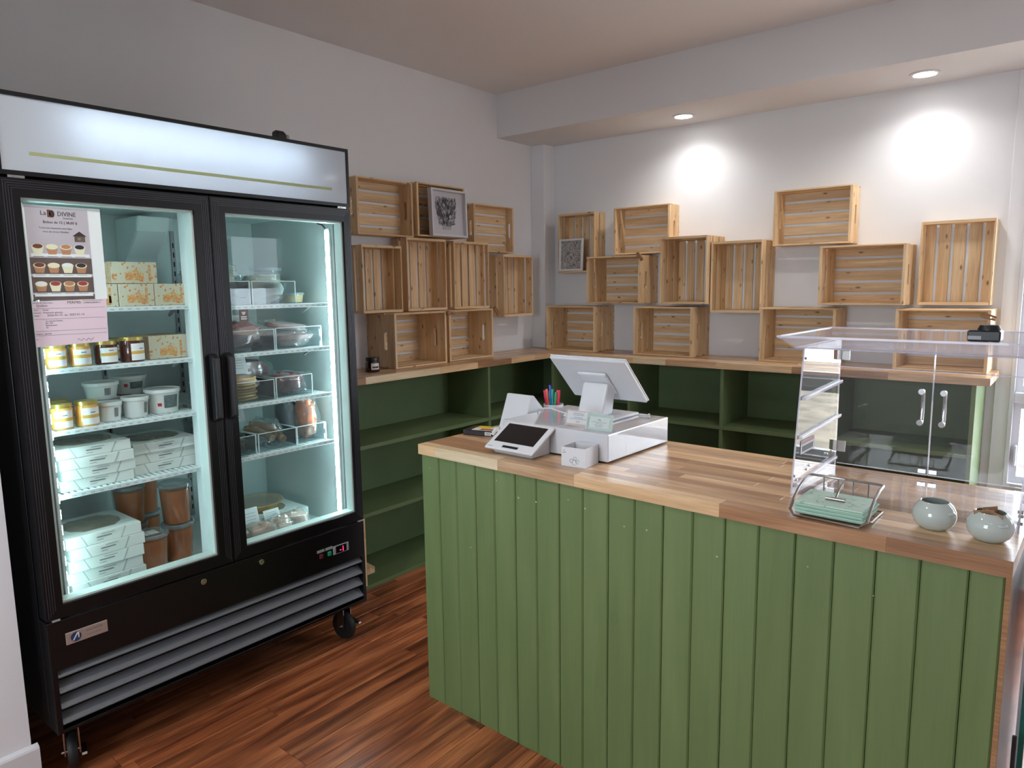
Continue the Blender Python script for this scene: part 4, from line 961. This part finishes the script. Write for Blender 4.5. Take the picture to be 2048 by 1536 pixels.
def tub(label, x, y, z, r, h, pr=0, ang=0):
    t = thing('cheese_tub', label, 'tub', (x, y, z+e_), ang, 'white plastic tubs on the third left shelf')
    MB().lathe([(.0001, 0), (r*.8, 0), (r*.94, h-.008), (.0001, h-.008)], 26).build('tub', 'tub_white', t, smooth=True)
    MB().lathe([(r*.95, h-.012), (r, h-.011), (r, h-.001), (r*.96, h), (r*.93, h-.003), (.0001, h-.003)], 26).build('lid', 'tub_white', t, smooth=True)
    f = lambda q: r*.8+(r*.14)*q/(h-.008)
    if pr == 1:
        MB().lathe([(f(.018)+.0008, .018), (f(h-.02)+.0008, h-.02)], 8, a0=-.35, a1=.6).build('print', 'tub_print', t, smooth=True)
        MB().lathe([(f(.025)+.001, .025), (f(.036)+.001, .036)], 3, a0=-.75, a1=-.5).build('maple_leaf', 'leaf_red', t, smooth=True)
    else:
        p = MB()
        for k in range(7): p.lathe([(f(.014)+.0008, .014), (f(h-.018)+.0008, h-.018)], 1, a0=.05+k*.06, a1=.08+k*.06)
        tag(p.build('barcode', 'ink_dark', t), kind='stuff')
tub('small white tub under the stacked tubs on the third left shelf', .57, .925, z, .038, .062)
tub('white barcoded tub in the middle of the third left shelf', .565, 1.008, z, .043, .068, ang=.3)
tub('wide white tub with a dark print at the right of the third left shelf', .545, 1.108, z, .058, .082, 1)
tub('white tub stacked in front, with a red maple leaf', .49, .935, z+.0635, .054, .056, 0, -.2)
tub('white tub with a dark print stacked behind', .43, 1.05, z+.0635, .054, .062, 1)
tub('white tub hidden in the back row under the stacked ones', .44, 1.0, z, .045, .062)
pm('meat_red', (150, 60, 58), .25, coat=.6)
t = thing('meat_tray', 'thin red wrapped meat at the right end of the third left shelf', 'meat', (.42, 1.165, z+e_)); MB().blob((0, 0, .012), (.07, .035, .012), 4, .1).build('meat', 'meat_red', t, smooth=True); MB().blob((0, 0, .0125), (.074, .038, .0125), 4, .08).build('film', 'bag_film', t, smooth=True)
# pie boxes
pm('pie_card', (214, 220, 214), .55); pm('pie_window', (150, 140, 124), .25, noise=.2, nscale=20, coat=.5); pm('card_seam', (172, 180, 176), .7); pm('pie_crust', (186, 150, 100), .6, noise=.25, nscale=40)
def piebox(label, x, y, z, w_=.225, d_=.225, h=.037, top=False, ang=0):
    t = thing('pie_box', label, 'box', (x, y, z+e_*.3), ang, 'stacked white pie boxes')
    MB().prism([(-d_/2, -w_/2, 0), (d_/2, -w_/2, 0), (d_/2-.002, -w_/2, h), (-d_/2+.002, -w_/2, h)], (0, w_, 0)).build('carton', 'pie_card', t, bevel=.0012)
    xf = d_/2
    MB().prism([(xf+.0002, .045, .0), (xf+.0002, .05, 0), (xf-.0018, .066, h-.001), (xf-.0018, .061, h-.001)], (.0004, 0, 0)).build('flap_seam', 'card_seam', t)
    MB().prism([(xf+.0002, -.055, .0), (xf+.0002, -.052, 0), (xf-.0018, -.068, h-.001), (xf-.0018, -.071, h-.001)], (.0004, 0, 0)).build('flap_seam', 'card_seam', t)
    s = MB()
    for q, (b0, b1, zz) in enumerate(((-.01, .028, h*.76), (-.025, .02, h*.5), (-.025, -.005, h*.28))): s.box(xf+.0002, xf+.0005, b0, b1, zz, zz+(.0035 if q == 1 else .0014))
    tag(s.build('label_print', 'ink_grey', t), kind='stuff')
    if top:
        e = [(.075*math.cos(2*PI*i/12)*(1.15 if i % 3 else 1), .088*math.sin(2*PI*i/12), h+.0003) for i in range(12)]
        MB().prism(e, (0, 0, .0006)).build('window', 'pie_window', t)
def stack(n, x, y, z, lab, h=.037, w_=.225):
    for i in range(n):
        o = ('topmost' if i == n-1 else 'lowest' if i == 0 else ('second', 'third', 'fourth', 'fifth', 'sixth')[i-1]+' from below')
        piebox('white pie box, %s in the %s' % (o, lab), x+.003*math.sin(i*2.3+n), y+.004*math.cos(i*1.7+n), z+i*(h+.0006), w_, .225, h, i == n-1, .02*math.sin(i*1.9))
stack(4, .50, .862, LZ[3], 'left stack on the fourth left shelf', .033, .216)
stack(3, .47, 1.087, LZ[3], 'right stack on the fourth left shelf', .034, .215)
stack(6, .50, .865, .494, 'tall stack on the floor of the fridge')
pm('soup_brown', (178, 100, 44), .15, coat=.4, noise=.12, nscale=18); clear('tub_clear', (.96, .97, .97), .9, 1.4, haze=.05); clear('lid_clear', (.86, .88, .9), .9, 1.5, haze=.3, hcol=(205, 214, 216))
def soup(label, x, y, z, r=.056, h=.135, lab=False):
    t = thing('soup_container', label, 'container', (x, y, z+e_*.4), 0, 'clear containers of brown soup')
    MB().lathe([(.0001, .002), (r*.8, .002), (r*.93, h*.84), (.0001, h*.84)], 26).build('soup', 'soup_brown', t, smooth=True)
    MB().lathe([(.0001, 0), (r*.82, 0), (r*.97, h-.012)], 26).build('tub', 'tub_clear', t, smooth=True)
    MB().lathe([(r*.97, h-.014), (r*1.02, h-.013), (r*1.02, h-.003), (r*.97, h), (r*.93, h-.004), (.0001, h-.004)], 26).build('lid', 'lid_clear', t, smooth=True)
    if lab: B(-.03, .02, -.022, .022, h-.0036, h-.003).build('label', 'paper_white', t)
soup('brown soup container with a white lid label at the front of the fridge floor', .49, 1.052, .494, .058, .14, True)
soup('brown soup container at the right front of the fridge floor', .45, 1.168, .494, .056, .14)
soup('brown soup container stacked on top at the right front', .45, 1.168, .6345, .056, .15)
soup('brown soup container stacked on top at the middle rear', .33, 1.055, .6345, .054, .145); soup('brown soup container at the floor in the middle rear', .33, 1.055, .494, .054, .14)
soup('brown soup container stacked on top at the far rear', .22, 1.155, .6345, .052, .15); soup('brown soup container at the floor in the far rear', .22, 1.155, .494, .052, .14)

# right half: clear bins with packed food
def bin_(label, y0, y1, z, x0, x1, h):
    t = thing('clear_bin', label, 'bin', ((x0+x1)/2, (y0+y1)/2, z+e_*.3), world=True, group='clear plastic bins in the right half of the fridge'); q = .003; z = z+e_*.3
    for a in ((x1-q, x1, y0, y1), (x0, x0+q, y0, y1), (x0+q, x1-q, y0, y0+q), (x0+q, x1-q, y1-q, y1)): B(*a, z+q, z+h).build('wall', 'bin_plastic', t)
    B(x0, x1, y0, y1, z, z+q).build('base', 'bin_plastic', t)
    for c in ((x1-q, x1+.0004, y0, y1, z+h, z+h+.0025), (x0, x1, y0, y0+q, z+h, z+h+.0025), (x0, x1, y1-q, y1, z+h, z+h+.0025)): B(*c).build('rim', 'bin_edge', t)
    for y in (y0, y1-q): B(x1-q, x1+.0008, y-.0004, y+q+.0004, z, z+h).build('corner', 'bin_edge', t)
def pack(name, label, cat, c, r, mat, seed=1, film=True, rz=0, tilt=(0, 0), amp=.14, grp=None):
    t = thing(name, label, cat, c, rz, grp); t.rotation_euler = (tilt[0], tilt[1], rz)
    MB().blob((0, 0, r[2]), r, seed, amp).build('food', mat, t, smooth=True)
    if film: MB().blob((0, 0, r[2]), (r[0]*1.06+.002, r[1]*1.06+.002, r[2]*1.05+.001), seed+7, amp*1.4, .6, 26, 14).build('film', 'bag_film', t, smooth=True)
    return t
def card(label, c, w_, h_, lean, mat='paper_white', logo=None, rz=0, grp='paper labels in the fridge'):
    t = thing('paper_label', label, 'label', c, rz, grp); t.rotation_euler = (0, lean, rz)
    B(-.0004, .0004, -w_/2, w_/2, 0, h_).build('card', mat, t)
    if logo == 'disc':
        e = MB().lathe([(.0001, 0), (w_*.28, 0)], 14); e.v = [(.0006, x, h_*.55+y) for x, y, q in e.v]; e.build('emblem', 'ink_dark', t)
    elif logo == 'cow':
        MB().prism([(.0006, -w_*.25, h_*.8), (.0006, w_*.25, h_*.8), (.0006, w_*.1, h_*.55), (.0006, -w_*.1, h_*.55)], (.0002, 0, 0)).build('emblem', 'paper_white', t)
        for q in (.34, .18): B(.0006, .0008, -w_*.32, w_*.32, h_*q, h_*(q+.1)).build('print_line', 'paper_white', t)
    else:
        for q in (.75, .6, .45, .3): B(.0005, .0008, -w_*.36, w_*.3, h_*q, h_*q+.0012).build('print_line', 'ink_grey', t)
    return t
pm('bread', (176, 172, 160), .5, noise=.12, nscale=20); pm('bacon', (196, 150, 146), .3, noise=.35, nscale=24, coat=.4); pm('ham', (180, 110, 112), .3, noise=.15, nscale=14, coat=.4)
pm('crepe', (196, 164, 112), .55, noise=.12, nscale=30); pm('sausage', (150, 112, 70), .3, noise=.15, nscale=25, coat=.5); pm('salmon', (206, 116, 84), .25, noise=.2, nscale=30, coat=.5)
pm('sausage_red', (140, 66, 66), .35, noise=.12, nscale=20, coat=.3); pm('grey_fish', (126, 126, 136), .35, noise=.2, nscale=20); pm('chicken', (206, 176, 160), .35, noise=.15, nscale=18, coat=.4); pm('maroon', (112, 62, 70), .6)
z = RZ_[0]
bin_('clear bin holding wrapped loaves at the left of the top right shelf', 1.262, 1.425, z, .42, .61, .085)
bin_('clear bin with a white wrapped loaf in the middle of the top right shelf', 1.432, 1.618, z, .42, .61, .085)
pack('bread_bag', 'white bagged loaf rising from the left bin on the top right shelf', 'bread', (.51, 1.345, z+.006), (.075, .066, .062), 'bread', 3)
pack('bread_bag', 'white bagged loaf lying in the middle bin on the top right shelf', 'bread', (.52, 1.52, z+.006), (.07, .075, .052), 'bread', 5)
pack('bread_bag', 'large white bag behind the bins on the top right shelf', 'bread', (.34, 1.42, z+.006), (.07, .11, .075), 'bread', 9)
def lidtub(label, x, y, z, r, h, mat):
    t = thing('deli_tub', label, 'tub', (x, y, z+e_), 0, 'clear deli tubs on the top right shelf')
    MB().lathe([(.0001, .002), (r*.84, .002), (r*.92, h*.8), (.0001, h*.8)], 24).build('food', mat, t, smooth=True)
    MB().lathe([(.0001, 0), (r*.86, 0), (r*.97, h-.01)], 24).build('tub', 'tub_clear', t, smooth=True)
    MB().lathe([(r*.97, h-.012), (r*1.02, h-.011), (r*1.02, h-.002), (.0001, h-.001)], 24).build('lid', 'lid_clear', t, smooth=True)
lidtub('tall clear deli tub behind the middle bin on the top right shelf', .35, 1.655, z, .062, .145, 'bread'); lidtub('low clear deli tub at the right of the top right shelf', .47, 1.685, z, .056, .043, 'crepe')
z = RZ_[1]
bin_('clear bin of wrapped meat at the left of the second right shelf', 1.27, 1.515, z, .42, .61, .078)
bin_('clear bin of bacon at the right of the second right shelf', 1.525, 1.735, z, .42, .6, .08)
pack('meat_pack', 'wrapped brown and pink meat in the left bin of the second right shelf', 'meat', (.52, 1.392, z+.006), (.078, .104, .05), 'ham', 11, tilt=(.15, 0), grp='wrapped meat packs')
pack('meat_pack', 'wrapped bacon lying in the right bin of the second right shelf', 'meat', (.512, 1.63, z+.005), (.074, .094, .03), 'bacon', 12, grp='wrapped meat packs')
pack('meat_pack', 'second bacon pack on top in the right bin of the second right shelf', 'meat', (.50, 1.635, z+.066), (.062, .08, .016), 'bacon', 14, tilt=(-.1, .1), grp='wrapped meat packs')
card('white label with a round dark emblem hanging under the top right shelf', (.585, 1.342, z+.118), .042, .04, 0, logo='disc'); card('maroon label with a white cow head hanging under the top right shelf', (.585, 1.408, z+.112), .036, .046, 0, 'maroon', 'cow')
card('pale paper label tilted over the meat on the second right shelf', (.50, 1.43, z+.098), .07, .04, -.5); card('small pale label standing behind the bacon bin', (.36, 1.66, z+.06), .05, .045, -.2)
z = RZ_[2]
bin_('clear bin of stacked crepes at the left of the third right shelf', 1.262, 1.503, z, .42, .61, .075)
bin_('clear bin with a red pack in the middle of the third right shelf', 1.515, 1.68, z, .42, .6, .078)
for i in range(8):
    q = tag(MB().lathe([(.0001, 0), (.082, 0), (.086, .005), (.082, .010), (.0001, .010)], 28).build('crepe', 'crepe', smooth=True), 'tan crepe, %s of the stack in the clear bin' % ('topmost' if i == 7 else 'lowest' if i == 0 else 'in the middle'), 'crepe', 'stack of crepes')
    q.location = (.515+.003*math.sin(i*2), 1.385+.004*math.cos(i*3), z+.0055+i*.0108)
card('pale paper label above the crepes on the third right shelf', (.50, 1.425, z+.098), .075, .07, -.35); card('white label with a dark emblem above the crepes', (.515, 1.33, z+.12), .05, .045, -.2, logo='disc')
pack('meat_pack', 'dark red wrapped meat behind the middle bin of the third right shelf', 'meat', (.335, 1.52, z+.002), (.07, .115, .068), 'sausage_red', 21, grp='wrapped meat packs', amp=.08)
pack('meat_pack', 'bright red wrapped meat in the middle bin of the third right shelf', 'meat', (.512, 1.598, z+.006), (.074, .074, .04), 'meat_red', 22, grp='wrapped meat packs')
card('pale paper label tilted behind the red meat on the third right shelf', (.3, 1.58, z+.108), .075, .05, -.3)
z = RZ_[3]
bin_('narrow clear bin at the left of the fourth right shelf', 1.262, 1.412, z, .42, .61, .07)
bin_('clear bin with wrapped sausages in the middle of the fourth right shelf', 1.42, 1.588, z, .42, .61, .07)
bin_('clear bin with salmon packs at the right of the fourth right shelf', 1.596, 1.735, z, .42, .6, .068)
pack('meat_pack', 'red and brown pack in the narrow bin of the fourth right shelf', 'meat', (.52, 1.337, z+.006), (.07, .066, .03), 'sausage_red', 31, grp='wrapped meat packs')
pack('meat_pack', 'dark grey wrapped fish behind the sausages on the fourth right shelf', 'fish', (.33, 1.36, z+.002), (.07, .07, .062), 'grey_fish', 32, grp='wrapped meat packs')
for i, (dy, dz) in enumerate(((-.03, .02), (.0, .035), (.03, .008))):
    q = thing('sausage', ('brown sausage nearest the bin front on the fourth right shelf', 'brown sausage on top of the bin on the fourth right shelf', 'brown sausage lying low on the fourth right shelf')[i], 'sausage', (.52, 1.50+dy*.8, z+.018+dz), .5, 'brown sausages in the bin')
    MB().tube([(-.06+.01*k, .014*math.sin(k*.27), .05*math.sin((12-k)*.13)*.6) for k in range(13)], .0155, 10).build('casing', 'sausage', q, smooth=True)
    MB().blob((.058, .0, .006), (.006, .005, .005), 3, .1).build('knot', 'sausage', q, smooth=True)
pack('plastic_bag', 'clear crinkled bag around the sausages on the fourth right shelf', 'bag', (.515, 1.503, z+.0055), (.06, .068, .052), 'bag_film', 40, film=False, amp=.2)
pack('meat_pack', 'grey wrapped pack left of the salmon on the fourth right shelf', 'fish', (.47, 1.63, z+.006), (.05, .028, .075), 'grey_fish', 34, grp='wrapped meat packs')
pack('meat_pack', 'orange salmon pack standing at the right of the fourth right shelf', 'fish', (.52, 1.69, z+.006), (.05, .04, .08), 'salmon', 35, grp='wrapped meat packs')
card('white label with a dark emblem above the salmon', (.50, 1.655, z+.125), .04, .038, -.25, logo='disc'); card('pale paper label above the salmon at the right end', (.47, 1.70, z+.11), .05, .055, -.25); card('pale paper label above the sausages on the fourth right shelf', (.40, 1.46, z+.088), .07, .06, -.3)
z = .494
piebox('flat white pie box on the fridge floor under the pie', .36, 1.575, z, .26, .26, .034, False)
piebox('second white pie box on the fridge floor carrying the pie', .36, 1.575, z+.0346, .26, .26, .034, True)
t = thing('pie', 'round crusty pie in a clear wrap on the pie boxes', 'pie', (.33, 1.56, z+.0702), 0)
MB().lathe([(.0001, .0), (.08, 0), (.105, .026), (.11, .030), (.102, .031), (.09, .022), (.0001, .024)], 36).build('crust', 'pie_crust', t, smooth=True)
MB().lathe([(.0001, .027), (.05, .028), (.088, .023)], 30).build('filling', 'sausage', t, smooth=True)
MB().lathe([(.112, .029), (.114, .034), (.09, .037), (.0001, .038)], 30).build('wrap', 'bag_film', t, smooth=True)
for i, (x, y, rx, ry, rz_) in enumerate(((.57, 1.325, .035, .05, .2), (.575, 1.42, .03, .06, -.3), (.565, 1.515, .032, .05, .4), (.545, 1.60, .028, .05, -.2))):
    pack('meat_pack', 'wrapped pale pink meat, %s along the front of the fridge floor' % ('leftmost', 'second from the left', 'third from the left', 'rightmost')[i], 'meat', (x, y, z+.001), (rx*1.15, ry*1.12, .042), 'chicken', 51+i, rz=rz_, grp='pale meat packs on the fridge floor', amp=.2)
card('white label with a brown emblem at the front of the fridge floor', (.50, 1.355, z+.07), .05, .05, -.3, logo='disc'); card('large crumpled pale label at the front of the fridge floor', (.52, 1.43, z+.05), .065, .085, -.3); card('pale label leaning on the pie box at the fridge floor', (.50, 1.53, z+.052), .07, .05, -.35)
